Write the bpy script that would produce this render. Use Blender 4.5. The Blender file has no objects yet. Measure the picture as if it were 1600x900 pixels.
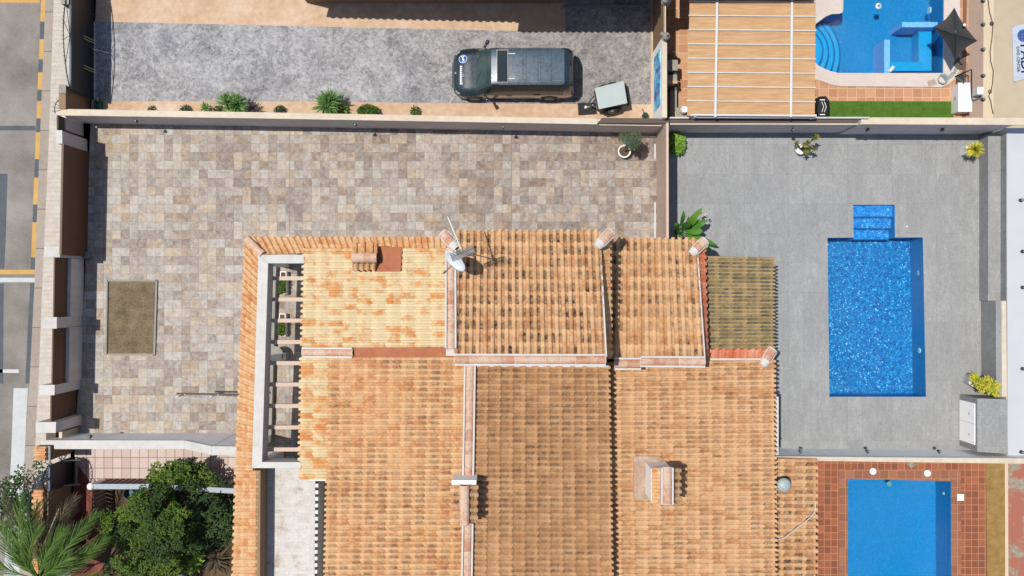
import bpy, math, random
from mathutils import Vector, Matrix
from mathutils.geometry import tessellate_polygon
R = math.radians
scene = bpy.context.scene
COL = scene.collection
H = 38.0            # camera height above the courtyards, metres
FP = 1463.0         # focal length in pixels of the 1600 px wide photograph
# ---------------------------------------------------------------- camera
cam = bpy.data.cameras.new('camera'); camo = bpy.data.objects.new('camera', cam); COL.objects.link(camo)
camo.location = (0, 0, H); camo.rotation_euler = (0, 0, 0)
cam.sensor_width = 36; cam.lens = 36*FP/1600; cam.clip_end = 2000
scene.camera = camo
# ---------------------------------------------------------------- light
SUN = Vector((0.318, -0.078, -1)).normalized()
w = bpy.data.worlds.new('World'); scene.world = w; w.use_nodes = True
nt = w.node_tree; nt.nodes.clear()
sky = nt.nodes.new('ShaderNodeTexSky'); sky.sky_type = 'NISHITA'; sky.sun_disc = False
sky.sun_elevation = math.asin(-SUN.z); sky.sun_rotation = math.atan2(-SUN.x, -SUN.y)
sky.altitude = 50; sky.air_density = 1.0; sky.dust_density = 1.0
bg = nt.nodes.new('ShaderNodeBackground'); bg.inputs[1].default_value = 0.105
wo = nt.nodes.new('ShaderNodeOutputWorld')
nt.links.new(sky.outputs[0], bg.inputs[0]); nt.links.new(bg.outputs[0], wo.inputs[0])
sl = bpy.data.lights.new('sun', 'SUN'); sl.energy = 4.3; sl.angle = R(0.55); sl.color = (1.0, 0.955, 0.88)
so = bpy.data.objects.new('sun', sl); COL.objects.link(so)
so.rotation_euler = SUN.to_track_quat('-Z', 'Y').to_euler(); so.location = (-12, 3, 40)
vs = scene.view_settings; vs.view_transform = 'Standard'; vs.look = 'None'; vs.gamma = 1; vs.exposure = 0.3
scene.cycles.max_bounces = 8; scene.cycles.transparent_max_bounces = 12
KEXP = 1.9          # how bright a flat white surface shows, used to turn seen colours into base colours

# ---------------------------------------------------------------- helpers
ZOFF = 0.0
def ZH(z): return z+ZOFF if z > 1.0 else z
def W(px, py, z=0.0):
    z = ZH(z)
    return Vector(((px-800)/FP*(H-z), -(py-450)/FP*(H-z), z))
def lin(c):
    c /= 255.0
    return c/12.92 if c <= .04045 else ((c+.055)/1.055)**2.4
def C(r, g, b, k=None):
    k = k or KEXP
    return (min(lin(r)/k, .85), min(lin(g)/k, .85), min(lin(b)/k, .85), 1)
ORI = {}
def tag(o, label=None, cat=None, group=None, kind=None):
    if label: o['label'] = label
    if cat: o['category'] = cat
    if group: o['group'] = group
    if kind: o['kind'] = kind
    return o
def thing(name, loc, label, cat, group=None):
    o = bpy.data.objects.new(name, None); COL.objects.link(o); o.location = loc; o.empty_display_size = .3
    ORI[o.name] = Vector(loc)
    return tag(o, label, cat, group)
def retag(root, label=None, group=None):
    if label: root['label'] = label
    if group: root['group'] = group
def copy_thing(o, loc=None, rotz=None, label=None, parent=None):
    c = o.copy(); COL.objects.link(c)
    if parent: c.parent = parent
    if loc is not None: c.location = loc; ORI[c.name] = Vector(loc)
    if rotz is not None: c.rotation_euler.z = rotz
    if label: c['label'] = label
    for ch in o.children: copy_thing(ch, parent=c)
    return c

class MB:
    def __init__(s): s.v = []; s.f = []; s.a = []
    def add(s, vs_, fs, at=(0, 0, 0)):
        n = len(s.v); s.v += [Vector(p) for p in vs_]
        s.f += [tuple(i+n for i in f) for f in fs]; s.a += [at]*len(fs)
    def hexa(s, b, t, at=(0, 0, 0)):      # bottom ring, top ring (same count), counter-clockwise seen from above
        n = len(b)
        s.add(list(b)+list(t), [tuple(range(n))[::-1], tuple(range(n, 2*n))] + [(i, (i+1) % n, n+(i+1) % n, n+i) for i in range(n)], at)
    def box(s, x0, y0, z0, x1, y1, z1, at=(0, 0, 0)):
        q = [(x0, y0), (x1, y0), (x1, y1), (x0, y1)]
        s.hexa([(a, b, z0) for a, b in q], [(a, b, z1) for a, b in q], at)
    def prism(s, poly, z0, z1, at=(0, 0, 0)):   # poly world xy
        P = [Vector((p[0], p[1])) for p in poly]
        if sum(P[i].x*P[(i+1) % len(P)].y - P[(i+1) % len(P)].x*P[i].y for i in range(len(P))) < 0: P.reverse()
        s.hexa([(p.x, p.y, z0) for p in P], [(p.x, p.y, z1) for p in P], at)
    def pp(s, pix, zt, zb, at=(0, 0, 0)):       # plan polygon whose TOP is seen at these pixels
        s.prism([W(x, y, zt) for x, y in pix], ZH(zb), ZH(zt), at)
    def pr(s, x0, y0, x1, y1, zt, zb, at=(0, 0, 0)):
        s.pp([(x0, y0), (x1, y0), (x1, y1), (x0, y1)], zt, zb, at)
    def bar(s, a, b, wd, ht, at=(0, 0, 0)):     # beam from a to b, width wd, height ht centred
        a = Vector(a); b = Vector(b); d = (b-a).normalized()
        up = Vector((0, 0, 1)) if abs(d.z) < .95 else Vector((0, 1, 0))
        sd = d.cross(up).normalized(); u = sd.cross(d)
        q = [(-1, -1), (1, -1), (1, 1), (-1, 1)]
        A = [a+sd*i*wd/2+u*j*ht/2 for i, j in q]; B = [b+sd*i*wd/2+u*j*ht/2 for i, j in q]
        s.add(A+B, [(0, 1, 2, 3), (7, 6, 5, 4)]+[(i, i+4, (i+1) % 4+4, (i+1) % 4) for i in range(4)], at)
    def tube(s, pts, r, n=8, r1=None, at=(0, 0, 0)):
        pts = [Vector(p) for p in pts]; m = len(pts); base = len(s.v); prev = None
        for i, p in enumerate(pts):
            d = (pts[min(i+1, m-1)]-pts[max(i-1, 0)]).normalized()
            if prev is None:
                up = Vector((0, 0, 1)) if abs(d.z) < .9 else Vector((1, 0, 0))
                sd = d.cross(up).normalized()
            else: sd = (prev - d*prev.dot(d)).normalized()
            prev = sd; u = sd.cross(d)
            rr = r if r1 is None else r+(r1-r)*i/(m-1)
            for k in range(n):
                an = 2*math.pi*k/n; s.v.append(p+sd*math.cos(an)*rr+u*math.sin(an)*rr)
        for i in range(m-1):
            for k in range(n):
                a = base+i*n+k; b = base+i*n+(k+1) % n
                s.f.append((a, b, b+n, a+n)); s.a.append(at)
        s.f.append(tuple(base+k for k in range(n))[::-1]); s.a.append(at)
        s.f.append(tuple(base+(m-1)*n+k for k in range(n))); s.a.append(at)
    def lathe(s, c, prof, n=16, at=(0, 0, 0)):   # prof [(r, z)] from bottom to top
        c = Vector(c); base = len(s.v)
        for r, z in prof:
            for k in range(n):
                an = 2*math.pi*k/n; s.v.append(c+Vector((math.cos(an)*r, math.sin(an)*r, z)))
        for i in range(len(prof)-1):
            for k in range(n):
                a = base+i*n+k; b = base+i*n+(k+1) % n
                s.f.append((a, b, b+n, a+n)); s.a.append(at)
        s.f.append(tuple(base+k for k in range(n))[::-1]); s.a.append(at)
        s.f.append(tuple(base+(len(prof)-1)*n+k for k in range(n))); s.a.append(at)
    def half(s, a, b, r0, r1, n=7, up=Vector((0, 0, 1)), at=(0, 0, 0)):   # half round tile, open below
        a = Vector(a); b = Vector(b); d = (b-a).normalized(); sd = d.cross(up).normalized(); u = sd.cross(d)
        base = len(s.v)
        for p, r in ((a, r0), (b, r1)):
            for rr in (r, r-.018):
                for k in range(n+1):
                    an = math.pi*k/n; s.v.append(p+sd*math.cos(an)*rr+u*math.sin(an)*rr*.8)
        m = n+1
        for k in range(n):
            o1 = base; o2 = base+2*m
            s.f.append((o1+k, o2+k, o2+k+1, o1+k+1)); s.a.append(at)
            s.f.append((o1+m+k+1, o2+m+k+1, o2+m+k, o1+m+k)); s.a.append(at)
            s.f.append((o1+k, o1+k+1, o1+m+k+1, o1+m+k)); s.a.append(at)
            s.f.append((o2+k+1, o2+k, o2+m+k, o2+m+k+1)); s.a.append(at)
    def quad(s, a, b, c, d, at=(0, 0, 0)): s.add([a, b, c, d], [(0, 1, 2, 3)], at)
    def sheet(s, outer, holes, z, at=(0, 0, 0)):   # flat polygon with holes, world xy
        loops = [[Vector((p[0], p[1], 0)) for p in outer]]+[[Vector((p[0], p[1], 0)) for p in h] for h in holes]
        flat = [p for l in loops for p in l]
        tr = tessellate_polygon(loops)
        fs = []
        for t in tr:
            a, b, c = (flat[i] for i in t)
            if (b-a).cross(c-a).z < 0: t = (t[0], t[2], t[1])
            fs.append(tuple(t))
        s.add([(p.x, p.y, z) for p in flat], fs, at)
    def blade(s, base, d, L, wd, droop=.3, seg=3, at=(0, 0, 0), fold=.25):
        base = Vector(base); d = Vector(d).normalized(); sd = d.cross(Vector((0, 0, 1)))
        sd = sd.normalized() if sd.length > .05 else Vector((1, 0, 0))
        n0 = len(s.v); u = sd.cross(d)
        for i in range(seg+1):
            t = i/seg; p = base+d*L*t-Vector((0, 0, 1))*droop*L*t*t
            ww = wd*(.55+.9*t-1.45*t*t)/.69*.5 if i < seg else 0.002
            s.v += [p-sd*ww+u*ww*fold*2, p, p+sd*ww+u*ww*fold*2]
        for i in range(seg):
            a = n0+i*3
            s.f += [(a, a+1, a+4, a+3), (a+1, a+2, a+5, a+4)]; s.a += [at]*2
    def build(s, name, mat, parent=None, smooth=False, bevel=0, origin=None):
        if origin is None:
            if parent: origin = ORI[parent.name]
            else:
                xs = [p.x for p in s.v]; ys = [p.y for p in s.v]; zs = [p.z for p in s.v]
                origin = Vector(((min(xs)+max(xs))/2, (min(ys)+max(ys))/2, min(zs)))
        origin = Vector(origin)
        me = bpy.data.meshes.new(name)
        me.from_pydata([p-origin for p in s.v], [], s.f)
        if any(a != (0, 0, 0) for a in s.a):
            at = me.attributes.new('tile', 'FLOAT_VECTOR', 'FACE')
            at.data.foreach_set('vector', [x for a in s.a for x in a])
        me.update()
        if smooth: me.polygons.foreach_set('use_smooth', [True]*len(me.polygons))
        o = bpy.data.objects.new(name, me); COL.objects.link(o); me.materials.append(mat)
        if parent: o.parent = parent
        else: o.location = origin
        ORI[o.name] = origin
        if bevel:
            m = o.modifiers.new('bevel', 'BEVEL'); m.width = bevel; m.segments = 2; m.limit_method = 'ANGLE'
        return o

# ---------------------------------------------------------------- materials
class NM:
    def __init__(s, name, rough=.8, spec=.3):
        s.m = bpy.data.materials.new(name); s.m.use_nodes = True; s.t = s.m.node_tree
        s.b = s.t.nodes['Principled BSDF']; s.b.inputs['Roughness'].default_value = rough
        s.b.inputs['Specular IOR Level'].default_value = spec
        s.out = s.t.nodes['Material Output']
    def n(s, t, **k):
        x = s.t.nodes.new(t)
        for a, b in k.items(): setattr(x, a, b)
        return x
    def put(s, sock, v):
        if hasattr(v, 'node'): s.t.links.new(v, sock)
        else: sock.default_value = v
    def pos(s): return s.n('ShaderNodeNewGeometry').outputs['Position']
    def tile(s):
        a = s.n('ShaderNodeAttribute', attribute_name='tile'); q = s.n('ShaderNodeSeparateXYZ')
        s.t.links.new(a.outputs['Vector'], q.inputs[0]); return q.outputs
    def noise(s, scale, detail=4, rough=.55, dist=0, vec=None, out='Fac'):
        x = s.n('ShaderNodeTexNoise'); s.put(x.inputs['Vector'], vec or s.pos())
        x.inputs['Scale'].default_value = scale; x.inputs['Detail'].default_value = detail
        x.inputs['Roughness'].default_value = rough; x.inputs['Distortion'].default_value = dist
        return x.outputs[out]
    def scl(s, sc, vec=None, off=(0, 0, 0)):
        x = s.n('ShaderNodeMapping'); s.put(x.inputs['Vector'], vec or s.pos()); x.inputs['Scale'].default_value = sc; x.inputs['Location'].default_value = off
        return x.outputs[0]
    def ramp(s, f, stops, interp='LINEAR'):
        x = s.n('ShaderNodeValToRGB'); s.put(x.inputs[0], f); cr = x.color_ramp; cr.interpolation = interp
        while len(cr.elements) < len(stops): cr.elements.new(.5)
        for e, (p, c) in zip(cr.elements, stops):
            e.position = p; e.color = c if hasattr(c, '__len__') else (c, c, c, 1)
        return x.outputs[0]
    def mr(s, f, a, b, c=0, d=1):
        x = s.n('ShaderNodeMapRange'); s.put(x.inputs[0], f)
        for i, v in enumerate((a, b, c, d)): x.inputs[i+1].default_value = v
        return x.outputs[0]
    def mix(s, f, a, b, blend='MIX'):
        x = s.n('ShaderNodeMix', data_type='RGBA', blend_type=blend); s.put(x.inputs[0], f)
        s.put(x.inputs[6], a); s.put(x.inputs[7], b); return x.outputs[2]
    def ma(s, op, a, b=0.0, c=None):
        x = s.n('ShaderNodeMath', operation=op); s.put(x.inputs[0], a); s.put(x.inputs[1], b)
        if c is not None: s.put(x.inputs[2], c)
        return x.outputs[0]
    def vm(s, op, a, b=(0, 0, 0)):
        x = s.n('ShaderNodeVectorMath', operation=op); s.put(x.inputs[0], a)
        if op != 'FLOOR' and op != 'FRACTION': s.put(x.inputs[1], b)
        return x.outputs[0]
    def white(s, vec):
        x = s.n('ShaderNodeTexWhiteNoise', noise_dimensions='3D'); s.put(x.inputs[0], vec); return x.outputs['Value']
    def xyz(s, vec=None):
        q = s.n('ShaderNodeSeparateXYZ'); s.put(q.inputs[0], vec or s.pos()); return q.outputs
    def comb(s, x, y, z=0.0):
        q = s.n('ShaderNodeCombineXYZ'); s.put(q.inputs[0], x); s.put(q.inputs[1], y); s.put(q.inputs[2], z); return q.outputs[0]
    def bump(s, h, strength=.3, dist=.02):
        x = s.n('ShaderNodeBump'); x.inputs['Strength'].default_value = strength; x.inputs['Distance'].default_value = dist
        s.put(x.inputs['Height'], h); s.t.links.new(x.outputs[0], s.b.inputs['Normal']); return x.outputs[0]
    def col(s, v): s.put(s.b.inputs['Base Color'], v); return s
def plain(name, c, rough=.7, var=.12, scale=6, bump=.15, spec=.3, metal=0, c2=None, streak=False):
    m = NM(name, rough, spec); m.b.inputs['Metallic'].default_value = metal
    n1 = m.noise(scale, 6, .65); n2 = m.noise(scale*.17, 3)
    k = m.ma('ADD', m.ma('MULTIPLY', n1, .6), m.ma('MULTIPLY', n2, .5))
    hi = tuple(min(x*(1+var*1.6), .88) for x in c[:3])+(1,); lo = tuple(x*(1-var*2) for x in c[:3])+(1,)
    m.col(m.ramp(k, [(.32, lo), (.55, c), (.78, c2 or hi)]))
    if streak:
        q = m.noise(1.0, 5, .7, vec=m.scl((7, 7, .5))); d = m.mr(q, .5, .72, 0, .4)
        m.col(m.mix(d, m.b.inputs['Base Color'].links[0].from_socket, tuple(x*.62 for x in c[:3])+(1,)))
    if bump: m.bump(m.noise(scale*9, 5, .7), bump, .01)
    return m.m
def grid_mat(name, sx, sy, cols, grout, gw=.02, mott=.35, nscale=7, bump=.2, rough=.75, joinp=0.0, mac=.15, off=(0, 0, 0), spec=.3, groutmix=1.0, cw=1.0):
    m = NM(name, rough, spec); P = m.scl((1/sx, 1/sy, 1), off=off)
    x, y, z = m.xyz(P)
    fx = m.ma('FLOOR', x); fy = m.ma('FLOOR', y)
    cell = m.white(m.comb(fx, fy, 1.5))
    if joinp:
        hx = m.ma('FLOOR', m.ma('MULTIPLY', x, .5)); hc = m.white(m.comb(hx, fy, 7.5))
        hy = m.ma('FLOOR', m.ma('MULTIPLY', y, .5)); hd = m.white(m.comb(fx, hy, 3.5))
        cell = m.mix(m.ma('LESS_THAN', m.white(m.comb(hx, fy, 9.5)), joinp), cell, hc)
        cell = m.mix(m.ma('LESS_THAN', m.white(m.comb(fx, hy, 5.5)), joinp*.7), cell, hd)
    v = m.ma('ADD', m.ma('MULTIPLY_ADD', cell, cw, .5-cw/2), m.ma('MULTIPLY', m.ma('SUBTRACT', m.noise(nscale, 6, .7, .4), .5), mott*2))
    v = m.ma('ADD', v, m.ma('MULTIPLY', m.ma('SUBTRACT', m.noise(.25, 2), .5), mac*2))
    c = m.ramp(v, [((i+.5)/len(cols), q) for i, q in enumerate(cols)])
    sp = m.noise(nscale*6, 4, .7)
    c = m.mix(.35, c, m.mix(1.0, c, m.ramp(sp, [(.3, .55), (.7, 1.4)]), 'MULTIPLY'))
    ex = m.ma('PINGPONG', x, .5); ey = m.ma('PINGPONG', y, .5)
    g = m.ma('MAXIMUM', m.ma('LESS_THAN', ex, gw/sx/2), m.ma('LESS_THAN', ey, gw/sy/2))
    m.col(m.mix(m.ma('MULTIPLY', g, groutmix), c, grout))
    h = m.ma('SUBTRACT', m.ma('MULTIPLY', sp, .4), g); m.bump(h, bump, .006)
    return m.m

def roof_mat(name, cols, stain=.5, stain_col=(40, 38, 34), cream=None, grime=None, stain_lo=.5, cream_lo=.53):
    m = NM(name, .85, .2); t = list(m.tile()); P = m.pos()
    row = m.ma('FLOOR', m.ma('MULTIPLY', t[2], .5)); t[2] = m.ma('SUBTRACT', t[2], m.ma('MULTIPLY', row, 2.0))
    v = m.ma('ADD', m.ma('MULTIPLY_ADD', t[0], .55, .22), m.ma('MULTIPLY', m.ma('SUBTRACT', m.noise(5, 6, .7, .5), .5), 1.5))
    c = m.ramp(v, [((i+.5)/len(cols), q) for i, q in enumerate(cols)])
    if cream:     # cream glazed tiles with orange patches showing through
        f = m.ma('ADD', m.noise(2.2, 5, .7, .3), m.ma('MULTIPLY', m.ma('SUBTRACT', t[1], .5), .26))
        c = m.mix(m.mr(f, cream_lo, cream_lo+.17), cream, c)
    fine = m.noise(30, 4, .7)
    c = m.mix(.5, c, m.mix(1.0, c, m.ramp(fine, [(.3, .6), (.7, 1.35)]), 'MULTIPLY'))
    if grime:
        g = m.ma('MULTIPLY', m.mr(m.noise(1.1, 5, .7, .5), .38, .66), .75)
        c = m.mix(g, c, m.mix(1.0, c, grime, 'MULTIPLY'))
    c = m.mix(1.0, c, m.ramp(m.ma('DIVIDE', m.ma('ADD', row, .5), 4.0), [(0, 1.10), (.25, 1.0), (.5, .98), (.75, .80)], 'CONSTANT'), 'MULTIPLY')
    # lichen in the channels, in the middle of each course
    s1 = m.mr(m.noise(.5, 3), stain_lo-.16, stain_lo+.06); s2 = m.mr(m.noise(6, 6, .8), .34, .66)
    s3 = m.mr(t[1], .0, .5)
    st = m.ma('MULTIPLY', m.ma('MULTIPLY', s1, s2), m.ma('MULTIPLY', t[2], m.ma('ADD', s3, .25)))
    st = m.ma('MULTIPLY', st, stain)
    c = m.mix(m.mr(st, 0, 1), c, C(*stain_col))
    m.col(c); m.bump(fine, .35, .01)
    return m.m
# ---- palette
M = {}
M['wall_bright'] = plain('bright_white_render', (.82, .80, .77, 1), .85, .03, 3)
M['wall_white'] = plain('white_render', (.6, .58, .56, 1), .85, .05, 3)
M['coping'] = plain('cream_coping', C(240, 224, 200), .8, .10, 3.5, .3)
M['coping_white'] = plain('white_coping', C(232, 229, 222), .8, .09, 4, .3)
M['wall_grey'] = plain('grey_render', (.52, .465, .43, 1), .85, .08, 2.5, streak=True)
M['wall_brown'] = plain('brown_render', (.46, .34, .27, 1), .85, .07, 2, streak=True)
M['wall_blue'] = plain('pale_blue_render', (.82, .80, .77, 1), .85, .04, 2, streak=True)
M['wall_tan'] = plain('tan_render', C(172, 138, 104), .85, .08, 2, streak=True)
M['wall_dark'] = plain('dark_brown_cap', C(112, 96, 88), .8, .06, 3)
M['black_metal'] = plain('black_metal', C(26, 32, 40), .5, .1, 4, .05, .4)
M['blue_metal'] = plain('grey_blue_cap', C(96, 116, 138), .6, .08, 5)
M['brown_metal'] = plain('brown_metal_panel', C(118, 82, 58), .55, .08, 1.5, .05)
M['white_metal'] = plain('white_metal', C(240, 240, 238), .45, .03, 3, .03, .5)
M['white_plastic'] = plain('white_plastic', (.62, .62, .61, 1), .4, .03, 3, .03, .5)
M['grey_metal'] = plain('grey_metal', C(150, 158, 160), .45, .08, 6, .05, .5)
M['stone_grey'] = plain('grey_stone', C(176, 172, 162), .85, .12, 9)
M['soil'] = plain('dry_soil', C(140, 124, 100), .95, .35, 14, .8, .1)
M['dark_soil'] = plain('dark_garden_soil', C(112, 92, 72), .95, .35, 4, .7, .1)
M['terracotta_flat'] = plain('terracotta_membrane', C(196, 122, 84), .8, .12, 5, .25, c2=C(206, 140, 106))
M['mortar'] = plain('white_mortar', C(240, 232, 226), .9, .09, 12, .4)
M['mortar_patch'] = plain('weathered_mortar', C(205, 172, 148), .95, .22, 6, .6, c2=C(232, 214, 200))
M['beige_ground'] = plain('beige_screed', C(216, 198, 170), .9, .08, 1.2, .2)
M['orange_concrete'] = plain('orange_stamped_concrete', C(230, 194, 160), .85, .15, 3.5, .5, c2=C(244, 224, 204))
M['pool_coping'] = plain('pool_coping_stone', C(236, 222, 212), .7, .05, 5, .1)
M['red_kerb'] = plain('brown_kerb', C(150, 104, 78), .8, .1, 6)
M['brown_path'] = plain('pinkish_brown_screed', C(186, 160, 142), .9, .07, 2, .2)
M['cream_strip'] = plain('cream_strip_paint', C(240, 220, 188), .8, .04, 2, .1)
M['platform'] = plain('pale_grey_roof_paint', C(222, 226, 230), .7, .03, 1.2, .05)
M['plastic_black'] = plain('black_fabric', C(38, 38, 40), .7, .15, 8, .2)
M['rubber'] = plain('rubber', C(28, 28, 30), .8, .1, 9, .1)
M['umbrella'] = plain('charcoal_canvas', C(70, 70, 70), .85, .12, 12, .15)
M['bark'] = plain('bark', C(128, 106, 82), .95, .25, 12, .6)
M['green_plastic'] = plain('green_plastic', C(22, 92, 78), .45, .1, 6, .05)
M['teal'] = plain('teal_plastic', C(70, 180, 180), .4, .05, 6, .05)
M['gold'] = plain('pale_brass', C(214, 200, 150), .4, .1, 6, .05)
M['white_paint'] = plain('white_road_paint', C(222, 226, 226), .8, .08, 5, .2)
M['yellow_paint'] = plain('yellow_road_paint', C(228, 182, 104), .8, .1, 5, .2)
M['dark_paint'] = plain('dark_sealed_asphalt', C(100, 108, 116), .85, .12, 4, .3)
M['kerb'] = grid_mat('concrete_kerb', 40, 1.6, [C(170, 156, 142), C(186, 172, 158), C(196, 184, 170)], C(120, 108, 98), .03, .5, 4, .4, cw=.4, off=(.3, 0, 0))
M['lawn'] = plain('artificial_turf', C(92, 128, 48), .9, .22, 20, .8, .1, c2=C(110, 142, 62))
M['olive_mat'] = plain('olive_coir_mat', C(176, 142, 88), .95, .25, 22, .6, .1)
M['pink_board'] = plain('pinkish_board', C(206, 178, 164), .8, .06, 8)
M['aluminium_lid'] = plain('weathered_aluminium', C(192, 206, 204), .5, .09, 2.5, .1, .5)
M['white_hose'] = plain('white_cable', C(236, 230, 222), .5, .03, 6, .02)
M['dark_cable'] = plain('dark_cable', C(86, 76, 70), .6, .05, 6, .02)
M['hose_green'] = plain('pale_green_hose', C(170, 196, 188), .5, .1, 20, .1)
M['deep_brown'] = plain('brown_recess_floor', C(128, 84, 58), .9, .1, 4)
def asphalt():
    m = NM('asphalt', .9, .2)
    n = m.ma('ADD', m.ma('MULTIPLY', m.noise(.5, 4, .6), .5), m.ma('MULTIPLY', m.noise(26, 5, .8), .5))
    c = m.ramp(n, [(.36, C(120, 114, 108)), (.5, C(158, 151, 144)), (.64, C(186, 180, 172))])
    m.col(c); m.bump(m.noise(60, 4, .8), .4, .008); return m.m
M['asphalt'] = asphalt()
def stamped():
    m = NM('grey_stamped_concrete', .8, .3)
    a = m.noise(1.0, 8, .72, .9); b = m.noise(6, 7, .8, .8); v = m.noise(2.2, 6, .8, 2.2)
    k = m.ma('ADD', m.ma('MULTIPLY', a, .42), m.ma('MULTIPLY', b, .62))
    c = m.ramp(k, [(.38, C(96, 96, 103)), (.48, C(150, 149, 151)), (.56, C(190, 189, 189)), (.66, C(220, 220, 220))])
    ve = m.ramp(v, [(.455, 0), (.5, 1), (.545, 0)])
    c = m.mix(m.ma('MULTIPLY', ve, .35), c, C(226, 226, 228))
    x = m.xyz()[0]; warm = m.mr(m.ma('ADD', x, m.ma('MULTIPLY', m.noise(.4, 3), 5)), -1, 5)
    c = m.mix(m.ma('MULTIPLY', warm, .7), c, m.mix(1.0, c, (.82, .74, .66, 1), 'MULTIPLY'))
    c = m.mix(m.mr(m.noise(.42, 5, .7, .6), .50, .66, 0, .65), c, m.mix(1.0, c, (.66, .66, .70, 1), 'MULTIPLY'))
    m.col(c); m.bump(b, .4, .02); return m.m
M['stamped'] = stamped()
M['court'] = grid_mat('mixed_stone_paving', .352, .352,
    [C(128, 112, 106), C(152, 136, 130), C(168, 158, 154), C(184, 178, 174), C(192, 174, 152), C(200, 192, 184), C(186, 160, 128), C(160, 148, 142), C(212, 204, 198)],
    C(150, 142, 134), .014, .42, 9, .2, .75, .34, .22, groutmix=.5, cw=.78)
def terrace():
    m = NM('grey_porcelain_slabs', .7, .3)
    n1 = m.noise(1.0, 8, .72, 1.2, vec=m.scl((2.2, .8, 1))); n2 = m.noise(7, 8, .82, 2.6, vec=m.scl((1.6, .75, 1)))
    P = m.scl((1/.6, 1/1.2, 1), off=(.3, .15, 0)); x, y, z = m.xyz(P)
    cell = m.white(m.comb(m.ma('FLOOR', x), m.ma('FLOOR', y), 2.5))
    k = m.ma('ADD', m.ma('ADD', m.ma('MULTIPLY', n1, .25), m.ma('MULTIPLY', n2, .75)), m.ma('MULTIPLY_ADD', cell, .04, -.02))
    c = m.ramp(k, [(.40, C(152, 154, 156)), (.52, C(174, 176, 177)), (.64, C(204, 206, 206))])
    X = m.xyz(); c = m.mix(m.mr(X[0], 8, 19, 0, .55), c, m.mix(1.0, c, (1.03, .99, .93, 1), 'MULTIPLY'))
    g = m.ma('MAXIMUM', m.ma('LESS_THAN', m.ma('PINGPONG', x, .5), .008), m.ma('LESS_THAN', m.ma('PINGPONG', y, .5), .004))
    c = m.mix(m.ma('MULTIPLY', g, .5), c, C(128, 131, 133))
    m.col(c); m.bump(n2, .12, .005); return m.m
M['terrace'] = terrace()
M['pink_tiles'] = grid_mat('pink_floor_tiles', .36, .43, [C(222, 196, 188), C(230, 208, 200), C(236, 216, 208), C(226, 202, 192)], C(150, 122, 114), .025, .3, 5, .3)
M['brick_red'] = grid_mat('brick_red_tiles', .33, .33, [C(140, 72, 60), C(160, 84, 68)], C(110, 66, 58), .02, .2, 5)
M['red_deck'] = grid_mat('red_clay_deck_tiles', .272, .283, [C(158, 92, 60), C(176, 104, 70), C(188, 112, 74), C(168, 96, 64), C(150, 90, 64)], C(208, 152, 116), .022, .3, 6, .3, mac=.2, off=(.42, .1, 0))
M['orange_tiles'] = grid_mat('orange_patio_tiles', .38, .36, [C(206, 150, 112), C(220, 164, 122), C(230, 178, 136), C(214, 158, 118)], C(240, 204, 170), .022, .4, 9, .3, off=(.2, .5, 0))
M['whitewash'] = grid_mat('whitewashed_stone_paving', .5, .12, [C(200, 180, 164), C(224, 214, 206), C(234, 228, 222), C(240, 236, 232), C(236, 230, 226), C(226, 216, 208)], C(228, 220, 212), .01, .8, 2.5, .3, mac=.5, cw=.3)
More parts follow.
